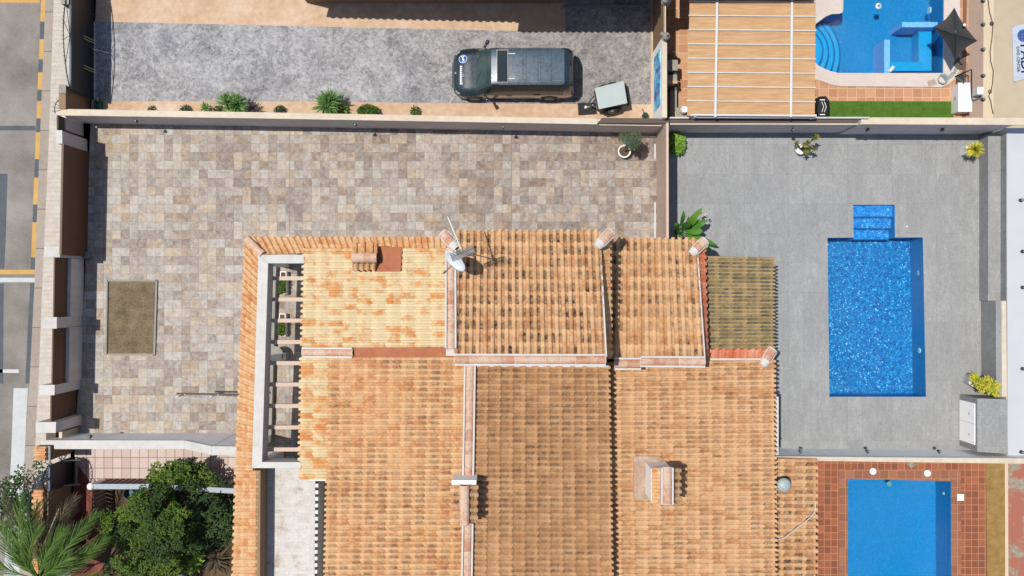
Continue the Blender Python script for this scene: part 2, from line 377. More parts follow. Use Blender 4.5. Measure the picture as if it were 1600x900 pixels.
def court():
    m = NM('mixed_stone_paving', .78, .3); S = .352
    P = m.scl((1/S, 1/S, 1), off=(.1, .35, 0)); x, y, z = m.xyz(P); fx = m.ma('FLOOR', x); fy = m.ma('FLOOR', y)
    def cellv(seed, join):
        c = m.white(m.comb(fx, fy, seed)); hx = m.ma('FLOOR', m.ma('MULTIPLY', x, .5)); hy = m.ma('FLOOR', m.ma('MULTIPLY', y, .5))
        c = m.mix(m.ma('LESS_THAN', m.white(m.comb(hx, fy, 9.5)), join), c, m.white(m.comb(hx, fy, seed+.3)))
        return m.mix(m.ma('LESS_THAN', m.white(m.comb(fx, hy, 5.5)), join*.5), c, m.white(m.comb(fx, hy, seed+.7)))
    c1 = cellv(1.5, .28); c2 = cellv(21.5, .28)
    off = m.comb(m.ma('MULTIPLY', c1, 40.0), m.ma('MULTIPLY', c2, 40.0), 0.0)
    Q = m.vm('ADD', m.pos(), off)      # the veining differs from stone to stone
    n1 = m.noise(4.5, 7, .72, .5, vec=Q); n2 = m.noise(3.2, 5, .7, .4, vec=m.vm('ADD', Q, (9, 3, 0))); big = m.noise(.22, 3)
    X = m.xyz()[0]; drift = m.mr(X, -17, 6, .10, -.06)
    v = m.ma('ADD', m.ma('ADD', m.ma('MULTIPLY', m.ma('SUBTRACT', c1, .5), .36), m.ma('MULTIPLY', m.ma('SUBTRACT', n1, .5), 1.35)), m.ma('ADD', drift, m.ma('MULTIPLY', m.ma('SUBTRACT', big, .5), .5)))
    v = m.ma('ADD', v, .5)
    c = m.ramp(v, [(.1, C(132, 116, 108)), (.35, C(166, 152, 143)), (.55, C(190, 179, 169)), (.75, C(210, 202, 192)), (.95, C(226, 220, 212))])
    w_ = m.ma('ADD', m.ma('MULTIPLY', c2, .42), m.ma('MULTIPLY', n2, .8)); warm = m.mr(w_, .62, .92); cool = m.mr(w_, .42, .22)
    c = m.mix(m.ma('MULTIPLY', warm, .85), c, m.mix(1.0, c, (1.12, .93, .68, 1), 'MULTIPLY'))
    c = m.mix(cool, c, m.mix(1.0, c, (.93, 1.0, 1.06, 1), 'MULTIPLY'))
    sp = m.noise(38, 4, .75); c = m.mix(.4, c, m.mix(1.0, c, m.ramp(sp, [(.3, .6), (.7, 1.35)]), 'MULTIPLY'))
    g = m.ma('MAXIMUM', m.ma('LESS_THAN', m.ma('PINGPONG', x, .5), .018), m.ma('LESS_THAN', m.ma('PINGPONG', y, .5), .018))
    c = m.mix(m.ma('MULTIPLY', g, .5), c, C(130, 118, 108))
    j = m.ma('LESS_THAN', m.ma('PINGPONG', m.ma('MULTIPLY', m.ma('ADD', X, .02), 1/9.0), .5), .0022)   # long expansion joints
    c = m.mix(m.ma('MULTIPLY', j, .8), c, C(150, 146, 140))
    m.col(c); m.bump(m.ma('SUBTRACT', n1, g), .25, .006); return m.m
def hexpave():
    m = NM('cream_hex_paving', .85, .2); v = m.n('ShaderNodeTexVoronoi', feature='DISTANCE_TO_EDGE'); v.inputs['Randomness'].default_value = .0
    P = m.scl((9.5, 5.5, 1)); x, y, z = m.xyz(P); sh = m.ma('MULTIPLY', m.ma('FLOORED_MODULO', m.ma('FLOOR', y), 2.0), .5)
    m.put(v.inputs['Vector'], m.comb(m.ma('ADD', x, sh), y, 0.0)); v.inputs['Scale'].default_value = 1
    n = m.noise(3, 5, .7)
    c = m.ramp(n, [(.3, C(214, 202, 188)), (.7, C(238, 230, 218))])
    c = m.mix(m.mr(v.outputs['Distance'], .03, .12, .38, 0), c, C(176, 160, 144)); m.col(c); return m.m
M['hex'] = hexpave()
def screed():
    m = NM('red_screed_with_grey_patches', .9, .2); a = m.noise(.9, 6, .7, 1.0); x = m.xyz()[0]
    band = m.ramp(m.ma('ADD', m.ma('MULTIPLY', x, .5), m.ma('MULTIPLY', a, 1.6)), [(0, 0)])
    f = m.mr(a, .47, .54); c = m.mix(f, C(190, 122, 100), m.ramp(m.noise(8, 5), [(.3, C(160, 150, 130)), (.7, C(190, 182, 166))]))
    m.col(c); m.bump(m.noise(9, 6), .4); return m.m
M['red_screed'] = screed()
def woodcan():
    m = NM('wood_tone_awning_fabric', .8, .25); n = m.noise(1.0, 7, .7, .6, vec=m.scl((1.2, 14, 1)))
    c = m.ramp(n, [(.3, C(206, 158, 112)), (.5, C(224, 178, 130)), (.7, C(238, 202, 160))]); m.col(c); return m.m
M['awning'] = woodcan()
def water():
    m = bpy.data.materials.new('pool_water'); m.use_nodes = True; t = m.node_tree; t.nodes.clear()
    q = NM.__new__(NM); q.m = m; q.t = t
    out = q.n('ShaderNodeOutputMaterial'); tr = q.n('ShaderNodeBsdfTransparent'); tr.inputs[0].default_value = (.62, .86, .93, 1)
    gl = q.n('ShaderNodeBsdfGlossy'); gl.inputs['Roughness'].default_value = .05; gl.inputs['Color'].default_value = (1, 1, 1, 1)
    mx = q.n('ShaderNodeMixShader'); fr = q.n('ShaderNodeFresnel'); fr.inputs[0].default_value = 1.33
    bp = q.n('ShaderNodeBump'); bp.inputs['Strength'].default_value = .9; bp.inputs['Distance'].default_value = .05
    h = q.ma('ADD', q.noise(8, 3, .5, .8), q.ma('MULTIPLY', q.noise(19, 2, .5, .5), .35)); q.put(bp.inputs['Height'], h)
    q.t.links.new(bp.outputs[0], gl.inputs['Normal']); q.t.links.new(bp.outputs[0], fr.inputs['Normal'])
    q.t.links.new(fr.outputs[0], mx.inputs[0]); q.t.links.new(tr.outputs[0], mx.inputs[1]); q.t.links.new(gl.outputs[0], mx.inputs[2])
    q.t.links.new(mx.outputs[0], out.inputs[0]); return m
M['water'] = water()
def mosaic(name, cols, mott=.5, sparkle=.0, cau=.5):
    m = NM(name, .45, .4); x, y, z = m.xyz(m.scl((26, 26, 26)))
    cell = m.white(m.comb(m.ma('FLOOR', x), m.ma('FLOOR', y), m.ma('FLOOR', z)))
    k = m.ma('ADD', m.ma('MULTIPLY_ADD', cell, .35, .5-.175), m.ma('MULTIPLY', m.ma('SUBTRACT', m.noise(8, 5, .75, .8), .5), mott*1.5))
    c = m.ramp(k, [(.2+i*.6/(len(cols)-1), q) for i, q in enumerate(cols)]); m.col(c)
    if sparkle:   # scattered pale cells painted into the mosaic as sun glints on the water
        c2 = m.mix(m.ma('MULTIPLY', m.ma('GREATER_THAN', cell, 1-sparkle), m.mr(m.noise(1.2, 3), .42, .56)), c, (.55, .8, .85, 1)); m.col(c2)
    return m.m
M['mos_main'] = mosaic('blue_glass_mosaic', [(.0, .04, .13, 1), (.0, .07, .23, 1), (.0, .12, .33, 1), (.0, .175, .43, 1), (.006, .28, .55, 1), (.12, .56, .72, 1)], .85, .022)
M['mos_step'] = mosaic('bright_blue_mosaic', [(.0, .08, .32, 1), (.008, .16, .46, 1), (.03, .27, .60, 1), (.14, .46, .76, 1)], .9, .04)
M['mos_flat'] = mosaic('even_blue_mosaic', [(.0, .145, .34, 1), (.0, .195, .42, 1), (.003, .25, .50, 1)], .4, 0)
M['mos_pale'] = mosaic('pale_blue_mosaic', [(.22, .36, .68, 1), (.42, .52, .82, 1)], .5, 0)
M['mos_bench'] = mosaic('turquoise_mosaic', [(.0, .27, .52, 1), (.01, .36, .64, 1)], .4, 0)
M['mos_dark'] = mosaic('dark_blue_mosaic', [(.0, .08, .24, 1), (.0, .12, .34, 1)], .3, 0)
def mural():
    m = NM('blue_abstract_mural', .7, .3); a = m.noise(1.1, 7, .7, 1.8)
    c = m.ramp(a, [(.3, (.08, .05, .12, 1)), (.42, (.12, .12, .30, 1)), (.5, (.06, .40, .70, 1)), (.58, (.30, .70, .85, 1)), (.68, (.7, .85, .9, 1))]); m.col(c); return m.m
M['mural'] = mural()
M['court'] = court()
def foliage(name, cols, rough=.55, tl=.35):
    m = NM(name, rough, .35); t = m.tile()
    k = m.ma('ADD', m.ma('MULTIPLY', t[0], .75), m.ma('MULTIPLY', m.noise(2.0, 3), .35))
    c = m.ramp(k, [(.1+.8*i/(len(cols)-1), q) for i, q in enumerate(cols)]); m.col(c)
    tr = m.n('ShaderNodeBsdfTranslucent'); m.put(tr.inputs[0], c); mx = m.n('ShaderNodeMixShader'); mx.inputs[0].default_value = tl
    m.t.links.new(m.b.outputs[0], mx.inputs[1]); m.t.links.new(tr.outputs[0], mx.inputs[2]); m.t.links.new(mx.outputs[0], m.out.inputs[0]); return m.m
def rgb(r, g, b): return (r, g, b, 1)
M['leaf_tree'] = foliage('tree_leaves', [rgb(.009, .026, .004), rgb(.022, .054, .005), rgb(.052, .108, .008), rgb(.13, .20, .018)])
M['leaf_dark'] = foliage('dark_leaves', [rgb(.010, .024, .008), rgb(.022, .052, .012), rgb(.04, .085, .018)])
M['leaf_palm'] = foliage('palm_leaves', [rgb(.02, .05, .007), rgb(.055, .115, .015), rgb(.13, .21, .035)])
M['leaf_dry'] = foliage('dry_palm_leaves', [rgb(.05, .04, .025), rgb(.12, .09, .055), rgb(.2, .16, .1)])
M['leaf_yucca'] = foliage('yucca_leaves', [rgb(.05, .12, .03), rgb(.12, .24, .06), rgb(.25, .38, .14)])
M['leaf_bright'] = foliage('bright_leaves', [rgb(.08, .18, .02), rgb(.16, .32, .03), rgb(.28, .45, .06)])
M['leaf_yellow'] = foliage('yellow_green_leaves', [rgb(.16, .22, .02), rgb(.42, .40, .03), rgb(.6, .52, .06)])
M['leaf_croton'] = foliage('croton_leaves', [rgb(.12, .14, .02), rgb(.3, .3, .03), rgb(.4, .28, .05)])
M['leaf_purple'] = foliage('purple_leaves', [rgb(.05, .04, .045), rgb(.1, .07, .08), rgb(.16, .12, .12)])
M['leaf_olive'] = foliage('olive_leaves', [rgb(.04, .07, .03), rgb(.08, .12, .06), rgb(.15, .19, .11)])
M['leaf_banana'] = foliage('banana_leaves', [rgb(.04, .13, .02), rgb(.08, .22, .03), rgb(.16, .34, .05)], .35)
# roof tiles
PEACH = [C(212, 146, 98), C(226, 166, 116), C(236, 186, 138), C(240, 198, 150), C(230, 172, 120), C(216, 150, 104)]
SAND = [C(212, 152, 104), C(228, 172, 124), C(244, 200, 152), C(240, 190, 142), C(224, 166, 118)]
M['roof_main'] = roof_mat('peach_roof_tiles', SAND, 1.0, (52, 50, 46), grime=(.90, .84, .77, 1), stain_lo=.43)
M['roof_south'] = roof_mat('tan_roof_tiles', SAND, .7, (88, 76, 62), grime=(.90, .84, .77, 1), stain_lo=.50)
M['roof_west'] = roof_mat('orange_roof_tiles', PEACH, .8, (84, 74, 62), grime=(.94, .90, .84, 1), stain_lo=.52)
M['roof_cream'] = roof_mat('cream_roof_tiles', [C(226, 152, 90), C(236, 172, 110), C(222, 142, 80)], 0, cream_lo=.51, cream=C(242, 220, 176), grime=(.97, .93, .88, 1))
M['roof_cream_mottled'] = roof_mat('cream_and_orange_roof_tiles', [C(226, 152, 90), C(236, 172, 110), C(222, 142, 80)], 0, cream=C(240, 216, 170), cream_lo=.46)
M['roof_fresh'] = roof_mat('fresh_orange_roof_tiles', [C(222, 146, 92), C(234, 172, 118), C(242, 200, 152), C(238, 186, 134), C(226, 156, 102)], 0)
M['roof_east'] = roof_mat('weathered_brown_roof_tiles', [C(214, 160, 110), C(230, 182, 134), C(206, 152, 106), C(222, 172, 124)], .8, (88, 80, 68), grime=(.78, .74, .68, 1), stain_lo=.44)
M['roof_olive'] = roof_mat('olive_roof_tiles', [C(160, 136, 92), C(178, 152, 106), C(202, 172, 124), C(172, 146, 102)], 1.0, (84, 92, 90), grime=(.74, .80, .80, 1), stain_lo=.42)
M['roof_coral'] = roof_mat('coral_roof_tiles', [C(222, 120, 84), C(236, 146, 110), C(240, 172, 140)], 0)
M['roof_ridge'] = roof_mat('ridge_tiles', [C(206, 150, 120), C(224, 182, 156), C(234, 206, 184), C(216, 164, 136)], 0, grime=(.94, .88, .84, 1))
rng = random.Random(7)

# ================================================================ SETTING
def px_poly(pts, z=0): return [W(x, y, z) for x, y in pts]
def surface(name, pts, z, mat, holes=(), thick=0):
    mb = MB(); mb.sheet(px_poly(pts, 0), [px_poly(h, 0) for h in holes], z)
    if thick:
        P = px_poly(pts, 0); n = len(P)
        for i in range(n):
            a, b = P[i], P[(i+1) % n]
            mb.quad((a.x, a.y, z-thick), (b.x, b.y, z-thick), (b.x, b.y, z), (a.x, a.y, z))
    o = mb.build(name, mat, origin=(0, 0, 0)); return tag(o, kind='structure')
POOL1 = [(1293, 371.5), (1333.5, 371), (1333, 320), (1398, 320), (1398.5, 371), (1442, 371), (1447, 620), (1296, 620)]
POOL2 = [(1262, 60), (1266, 47), (1275, 37), (1290, 26), (1299, 22.5), (1311, 22), (1316, 20), (1318, 14), (1318, -90), (1475, -90), (1473, 114.5), (1310, 114.5), (1295, 111), (1280, 104), (1268, 94), (1262, 80)]
POOL3 = [(1325, 748), (1486, 752), (1488, 1240), (1324, 1240)]
big = [(-9000, -9000), (9000, -9000), (9000, 9000), (-9000, 9000)]
surface('ground', big, -.16, M['beige_ground'], [POOL1, POOL2, POOL3])
surface('road', [(-420, -400), (80, -400), (71, 0), (62, 225), (53, 450), (40, 675), (30, 900), (12, 1300), (-420, 1300)], -.12, M['asphalt'])
E1 = [(-300, 82), (0, 71), (225, 62), (450, 53.5), (600, 46), (675, 40), (780, 35), (900, 30), (1250, 14)]
E2 = [(-300, 97), (0, 84), (225, 76), (450, 66), (600, 60), (675, 56), (780, 52), (900, 48), (1250, 34)]
E3 = [(-300, 160), (0, 150), (225, 140), (450, 132), (675, 118), (900, 110), (1250, 100)]
surface('kerb', [(x, y) for y, x in E1]+[(x, y) for y, x in reversed(E2)], .0, M['kerb'], thick=.12)
surface('sidewalk', [(x, y) for y, x in E2]+[(x, y) for y, x in reversed(E3)], .0, M['hex'])
def e1(y):
    for (a, b), (c, d) in zip(E1, E1[1:]):
        if a <= y <= c: return b+(d-b)*(y-a)/(c-a)
def strip(mb, y0, y1, x0o, x1o):
    P = [(e1(y0)+x0o, y0), (e1(y0)+x1o, y0), (e1(y1)+x1o, y1), (e1(y1)+x0o, y1)]
    mb.sheet(px_poly(P), [], -.116)
def marks(name, mat, strips, polys, z=-.116):
    mb = MB()
    for s in strips: strip(mb, *s)
    for p in polys: mb.sheet(px_poly(p), [], z+.004)
    tag(mb.build(name, mat, origin=(0, 0, 0)), kind='structure')
marks('road_marking', M['yellow_paint'], [(a, b, -9, -1.5) for a, b in ((-60, 32), (60, 91), (112, 139), (157, 184), (206, 248), (277, 319), (347, 402))],
      [[(-300, -8), (60, -8), (60, 3), (-300, 3)], [(-300, 421.5), (55, 421.5), (55, 428.5), (-300, 428.5)]])
marks('sealed_road_strip', M['dark_paint'], [(a, b, -9, -1.5) for a, b in ((33, 60), (92, 111), (140, 157), (184, 206), (248, 277), (319, 347), (402, 420.5), (442, 600))],
      [[(-300, 195), (53, 196), (53, 203), (-300, 202)], [(-12, 271), (9, 271), (7, 350), (4, 420), (-14, 420)], [(-12, 443), (3, 443), (2, 600), (-14, 600)]])
marks('road_line', M['white_paint'], [], [[(-300, 433.5), (54, 434), (54, 441), (-300, 441)], [(-300, 577), (27, 577.5), (27, 583), (-300, 583)],
      [(19, 607), (41.5, 607), (37, 690), (34, 785), (28, 1000), (-4, 1000), (12, 780), (16, 690)]])
# our plot
surface('courtyard_paving', [(110, 190), (1031, 200), (1031, 712), (500, 712), (500, 1240), (380, 1240), (370, 690), (96, 690)], 0, M['court'])
surface('pool_terrace', [(1031, 200), (1560, 200), (1560, 712), (1031, 712)], 0, M['terrace'], [POOL1])
# driveway plot
surface('driveway_edge', [(110, -260), (1031, -260), (1031, 200), (110, 190)], 0, M['orange_concrete'])
surface('driveway', [(164, 34), (560, 43), (884, 50), (876, -260), (1017, -260), (1017, 163), (800, 162), (400, 158), (166, 158), (122, 152), (122, 34)], .004, M['stamped'])
# pool neighbour
surface('patio_tiles', [(1031, -260), (1516, -260), (1512, 200), (1031, 200)], 0, M['orange_tiles'], [POOL2])
surface('side_path', [(1516, -260), (1538, -260), (1536, 200), (1512, 200)], .0, M['brown_path'])
surface('painted_strip', [(1538, -260), (1554, -260), (1552, 200), (1536, 200)], .0, M['cream_strip'])
surface('screed_yard', [(1554, -260), (2100, -260), (2100, 200), (1552, 200)], .0, M['beige_ground'])
surface('artificial_lawn', [(1286, 158), (1490, 158.5), (1490, 188), (1286, 188)], .012, M['lawn'])
mb = MB()
cop_out = [(1258, -90), (1318, -90), (1498, -90), (1500, 96), (1497, 112), (1490, 124), (1481, 132), (1470, 136.5), (1312, 135), (1296, 132), (1283, 127), (1270, 124), (1258, 120)]
mb.sheet(px_poly(cop_out), [px_poly(POOL2[:7]+[(1318, -89), (1475, -89)]+POOL2[10:])], .05)
P = px_poly(cop_out)
for i in range(len(P)):
    a, b = P[i], P[(i+1) % len(P)]; mb.quad((a.x, a.y, 0), (b.x, b.y, 0), (b.x, b.y, .05), (a.x, a.y, .05))
P = px_poly(POOL2[:7]+[(1318, -89), (1475, -89)]+POOL2[10:])
for i in range(len(P)):
    a, b = P[i], P[(i+1) % len(P)]; mb.quad((a.x, a.y, -.14), (b.x, b.y, -.14), (b.x, b.y, .05), (a.x, a.y, .05))
tag(mb.build('pool_coping', M['pool_coping'], origin=(0, 0, 0)), kind='structure')
surface('brown_border', [(1505, -90), (1511, -90), (1509, 200), (1503, 200)], .008, M['red_kerb'])
# south-west neighbour
surface('entrance_tiles', [(110, 690), (380, 690), (380, 1240), (371, 1240), (371, 757), (145, 757), (110, 712)], .0, M['pink_tiles'])
surface('red_tile_path', [(110, 712), (145, 757), (160, 757), (157, 1240), (110, 1240)], .0, M['brick_red'])
surface('garden_soil', [(160, 757), (371, 757), (371, 1240), (157, 1240)], .0, M['dark_soil'])
# south-east neighbour
surface('clay_tile_deck', [(1200, 712), (1541, 712), (1541, 1240), (1200, 1240)], .0, M['red_deck'], [POOL3])
surface('coir_strip', [(1541, 712), (1570, 712), (1572, 1240), (1543, 1240)], .0, M['olive_mat'])
surface('painted_line', [(1570, 712), (1575, 712), (1577, 1240), (1572, 1240)], .0, M['cream_strip'])
surface('red_screed', [(1575, 712), (2100, 712), (2100, 1240), (1577, 1240)], .0, M['red_screed'])
# plain deck border slabs round the lower pool
M['deck_border'] = grid_mat('clay_border_slabs', .35, .35, [C(172, 112, 82), C(184, 124, 92), C(160, 106, 82)], C(206, 150, 116), .02, .3, 5, off=(.35, .13, 0))
surface('pool_border_slabs', [(1311, 733), (1501, 736), (1503, 1240), (1310, 1240)], .006, M['deck_border'], [POOL3])

# ---- pools
def pool(poly, depth, floor_mat, wall_mat, label, lvl=-.07, top=.0):
    c = W(sum(p[0] for p in poly)/len(poly), sum(p[1] for p in poly)/len(poly), -depth)
    t = thing('swimming_pool', c, label, 'swimming pool')
    P = px_poly(poly); mb = MB(); mb.sheet(P, [], -depth); mb.build('floor', floor_mat, t)
    mb = MB(); s = sum(P[i].x*P[(i+1) % len(P)].y-P[(i+1) % len(P)].x*P[i].y for i in range(len(P)))
    if s > 0: P = P[::-1]
    for i in range(len(P)):
        a, b = P[i], P[(i+1) % len(P)]
        mb.quad((a.x, a.y, -depth), (b.x, b.y, -depth), (b.x, b.y, top), (a.x, a.y, top))
    mb.build('pool_wall', wall_mat, t)
    mb = MB(); mb.sheet(px_poly(poly), [], lvl); mb.build('water_surface', M['water'], t)
    return t
t = pool(POOL1, 1.25, M['mos_main'], M['mos_flat'], 'largest blue mosaic pool with stepped entry at its top, on the grey slab terrace')
for y0, y1, z in ((320, 338.5, -.22), (338.5, 356, -.42), (356, 373, -.64)):
    mb = MB(); a = W(1333.6, y0); b = W(1398.3, y1); mb.box(a.x, b.y, -1.24, b.x, a.y, z); mb.build('step', M['mos_step'], t)
    mb = MB(); mb.bar((a.x, b.y, z), (b.x, b.y, z), .05, .012); mb.build('nosing', M['mos_dark'], t)
for y in (426, 549):
    mb = MB(); c = W(1445-(y-371)*-.006, y, 0); c.z = -.5; mb.tube([c, c+Vector((-.06, 0, 0))], .11, 14); mb.build('pool_light', M['white_plastic'], t)
t = pool(POOL2, 1.3, M['mos_flat'], M['mos_flat'], 'freeform blue pool with curved steps and submerged bench walls beside the wood-tone awning', top=.0)
cx, cy = 1250, 78
for k, (r, z) in enumerate(((38, -.2), (50, -.42), (62, -.64), (74, -.86))):
    mb = MB(); rr = r*38/FP; c = W(cx, cy)
    pts = [(c.x, c.y)]+[(c.x+rr*math.cos(a), c.y+rr*math.sin(a)) for a in [R(-56+112*i/24) for i in range(25)]]
    zz = [W(1262, 0).x, W(0, 114.2).y, W(0, 30).y]
    pts = [(max(x, zz[0]+.002), min(max(y, zz[1]), zz[2])) for x, y in pts]
    mb.prism(pts, -1.29-k*.002, z); mb.build('step', M['mos_bench'], t)
    mb = MB(); q = pts[1:]
    for (p0, p1) in zip(q, q[1:]):
        if (Vector(p0)-Vector(p1)).length > .01: mb.bar((p0[0], p0[1], z), (p1[0], p1[1], z), .06, .012)
    mb.build('nosing', M['mos_dark'], t)
def zpr(mb, x0, y0, x1, y1, zt, zb):
    a = W(x0, y0, zt); b = W(x1, y1, zt); mb.box(a.x, b.y, zb, b.x, a.y, zt)
mb = MB(); zpr(mb, 1381.5, 62, 1390.5, 114, -.1, -1.29); mb.build('divider_wall', M['mos_pale'], t)
mb = MB(); zpr(mb, 1409.5, 34.5, 1465, 42.5, -.1, -1.29); mb.build('divider_wall', M['mos_pale'], t)
mb = MB(); zpr(mb, 1391, 97, 1455.5, 111, -.6, -1.28); zpr(mb, 1435.5, 46, 1455.5, 96.9, -.6, -1.285); mb.build('bench', M['mos_bench'], t)
mb = MB(); c = W(1461, 11); c.z = -.45; mb.tube([c, c+Vector((-.07, 0, 0))], .14, 14); mb.build('pool_light', M['white_plastic'], t)
t = pool(POOL3, 1.4, M['mos_flat'], M['mos_flat'], 'plain rectangular blue pool set in red clay tile deck')
mb = MB(); c = W(1484, 775); c.z = -.5; mb.tube([c, c+Vector((-.05, 0, 0))], .06, 12); mb.build('pool_light', M['white_plastic'], t)
# ================================================================ THE HOUSE
ZOFF = 0.9
house = thing('house', W(790, 640, 0), 'single-storey house with many stepped terracotta tile roofs and a white framed patio opening', 'house')
def tile_roof(name, parent, c00, c10, c11, c01, n, m, mat, amp=.055, seed=0, skirt=.16, stainy=1.0, lift=.035):
    """c00-c10 the eave (pixel x, pixel y, height), c01-c11 the ridge; n ribs along the eave, m courses up the slope"""
    q = [W(*c) for c in (c00, c10, c11, c01)]
    rg = random.Random(seed+17); mb = MB(); K = 8
    fl = (q[1]-q[0]).cross(q[3]-q[0]).z < 0
    rt = [[(rg.random(), rg.random(), rg.uniform(-.006, .009), rg.uniform(-.012, .012)) for _ in range(m)] for _ in range(n)]
    def prof(u):
        if u < .64: x = (u-.32)/.32; return .30+.70*math.sqrt(max(0, 1-x*x))
        x = (u-.82)/.18; return .16-.16*math.sqrt(max(0, 1-x*x))
    us = [0, .05, .16, .32, .48, .59, .64, .82, 1.0]; amp *= 1.22; lift *= 1.6
    rows = []
    for j in range(m):
        for v in (0, .3, .65, .985): rows.append((j, v))
    hw = (q[1]-q[0]).length/n
    idx = {}
    for r, (j, v) in enumerate(rows):
        for i in range(n):
            t1, t2, dz, dv = rt[i][j]
            for k, u in enumerate(us[:-1]):
                s = (i+u)/n
                cv = u < .64
                vv = v + (dv*.9 if cv else -.10+dv*.5)*(1 if v < .9 else 0)
                vv += (-.14*math.sqrt(max(0, 1-((u-.32)/.32)**2)) if cv else (.16 if j == 0 else .04)) if v == 0 else 0
                t = (j+vv)/m
                p = (q[0]*(1-s)+q[1]*s)*(1-t)+(q[3]*(1-s)+q[2]*s)*t
                h = prof(u)*amp + lift*(1-v) + dz*(1-v*.5)
                idx[(r, i*8+k)] = len(mb.v); mb.v.append(p+Vector((0, 0, h)))
        s = 1.0; t = (j+v)/m
        p = (q[0]*(1-s)+q[1]*s)*(1-t)+(q[3]*(1-s)+q[2]*s)*t
        idx[(r, n*8)] = len(mb.v); mb.v.append(p+Vector((0, 0, prof(1)*amp+lift*(1-v))))
    for r in range(len(rows)-1):
        j, v = rows[r]
        for i in range(n):
            t1, t2, dz, dv = rt[i][j if v < .9 else min(j+1, m-1)]
            for k in range(8):
                a, b = idx[(r, i*8+k)], idx[(r, i*8+k+1)]; c, d = idx[(r+1, i*8+k+1)], idx[(r+1, i*8+k)]
                f = (a, b, c, d) if not fl else (d, c, b, a)
                mb.f.append(f)
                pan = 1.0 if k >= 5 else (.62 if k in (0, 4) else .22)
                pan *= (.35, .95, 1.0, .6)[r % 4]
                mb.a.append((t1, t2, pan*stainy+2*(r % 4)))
    # eave tile mouths and slab below
    e = Vector((0, 0, -.02)); dn = Vector((0, 0, -skirt))
    for i in range(n):
        for k in range(8):
            a, b = idx[(0, i*8+k)], idx[(0, i*8+k+1)]
            pa = mb.v[a]; pb = mb.v[b]; base = (q[0]*(1-(i+us[k])/n)+q[1]*(i+us[k])/n); base2 = (q[0]*(1-(i+us[k+1])/n)+q[1]*(i+us[k+1])/n)
            mb.add([pa, pb, Vector((base2.x, base2.y, base2.z+min(.0, .0))), Vector((base.x, base.y, base.z))], [(3, 2, 1, 0) if not fl else (0, 1, 2, 3)], (.2, .2, 0.01))
    top = [p+e for p in q]; bot = [p+dn for p in q]
    if fl: top.reverse(); bot.reverse()
    mb.hexa(bot, top, (.5, .5, .01))
    return mb.build(name, mat, parent)
def ridge(name, parent, a, b, n, r, mat=None, mortar=True, seed=0):
    rg = random.Random(seed+5); mb = MB(); a = W(*a); b = W(*b); d = (b-a)/n
    o = None
    for i in range(n):
        mb.half(a+d*(i-.04)+Vector((0, 0, rg.uniform(-.01, .012))), a+d*(i+1.04), r*1.04, r*.92, at=(rg.random(), rg.random(), .01))
    o = mb.build(name, mat or M['roof_ridge'], parent)
    if mortar:
        mb = MB(); sd = (b-a).normalized().cross(Vector((0, 0, 1))).normalized()
        for s in (-1, 1): mb.bar(a+sd*s*(r+.015)+Vector((0, 0, .025)), b+sd*s*(r+.015)+Vector((0, 0, .02)), .06, .2)
        for i in range(n+1): 
            p = a+d*i; mb.half(p-d.normalized()*.008, p+d.normalized()*.008, r*1.06, r*1.06, at=(0, 0, 0))
        mb.build('mortar_line', M['mortar'], o)
    return o
# --- walls under the roofs
def body(name, pix, zb, mat=None):   # pix: (x, y, ztop)
    mb = MB(); t = [W(*p) for p in pix]; 
    if sum(t[i].x*t[(i+1) % len(t)].y-t[(i+1) % len(t)].x*t[i].y for i in range(len(t))) < 0: t.reverse()
    mb.hexa([Vector((p.x, p.y, zb)) for p in t], t); return mb.build(name, mat or M['wall_white'], house)
body('wall', [(486, 394, 2.95), (697, 392, 4.3), (697, 556, 4.3), (486, 556, 2.95)], 0)
body('wall', [(486, 560, 2.95), (512, 560, 3.2), (512, 746, 3.2), (486, 746, 2.95)], 0)
body('wall', [(516, 562, 3.2), (730, 562, 4.9), (727, 1150, 4.9), (516, 1150, 3.2)], 0)
body('wall', [(733, 574, 4.9), (942, 574, 3.95), (944, 1150, 3.95), (733, 1150, 4.9)], 0)
body('wall', [(715, 376, 4.85), (936, 376, 4.85), (944, 556, 5.9), (713, 556, 5.9)], 0)
body('wall', [(952, 384, 2.8), (1080, 384, 2.8), (1092, 556, 3.85), (948, 556, 3.85)], 0)
body('wall', [(948, 572, 3.2), (1196, 574, 2.4), (1196, 1150, 2.4), (948, 1150, 3.2)], 0)
mb = MB(); a = W(713, 0, 5.9).x; b_ = W(944, 0, 5.9).x
mb.box(a, -2.42, .1, b_, -2.2, 6.85); mb.box(a, -2.8, .1, b_, -2.421, 4.95); mb.build('wall', M['wall_white'], house)
# --- roofs
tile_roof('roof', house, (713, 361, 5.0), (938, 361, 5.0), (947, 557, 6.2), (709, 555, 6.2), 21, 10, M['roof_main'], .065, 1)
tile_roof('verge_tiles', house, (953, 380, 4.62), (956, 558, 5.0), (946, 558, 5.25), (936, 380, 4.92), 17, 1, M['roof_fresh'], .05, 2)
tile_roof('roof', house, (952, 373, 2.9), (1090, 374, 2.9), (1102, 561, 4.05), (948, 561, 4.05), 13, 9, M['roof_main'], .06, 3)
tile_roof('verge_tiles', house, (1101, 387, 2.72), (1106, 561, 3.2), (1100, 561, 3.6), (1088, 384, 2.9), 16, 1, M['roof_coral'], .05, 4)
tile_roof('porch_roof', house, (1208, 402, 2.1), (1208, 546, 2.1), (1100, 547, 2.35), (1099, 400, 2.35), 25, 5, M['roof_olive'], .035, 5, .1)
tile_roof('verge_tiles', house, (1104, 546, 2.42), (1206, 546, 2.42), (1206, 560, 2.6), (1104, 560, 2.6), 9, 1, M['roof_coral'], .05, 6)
tile_roof('roof', house, (475, 388, 3.1), (472, 544, 3.1), (698, 544, 4.55), (698, 388, 4.55), 18, 10, M['roof_cream'], .045, 7, lift=.02)
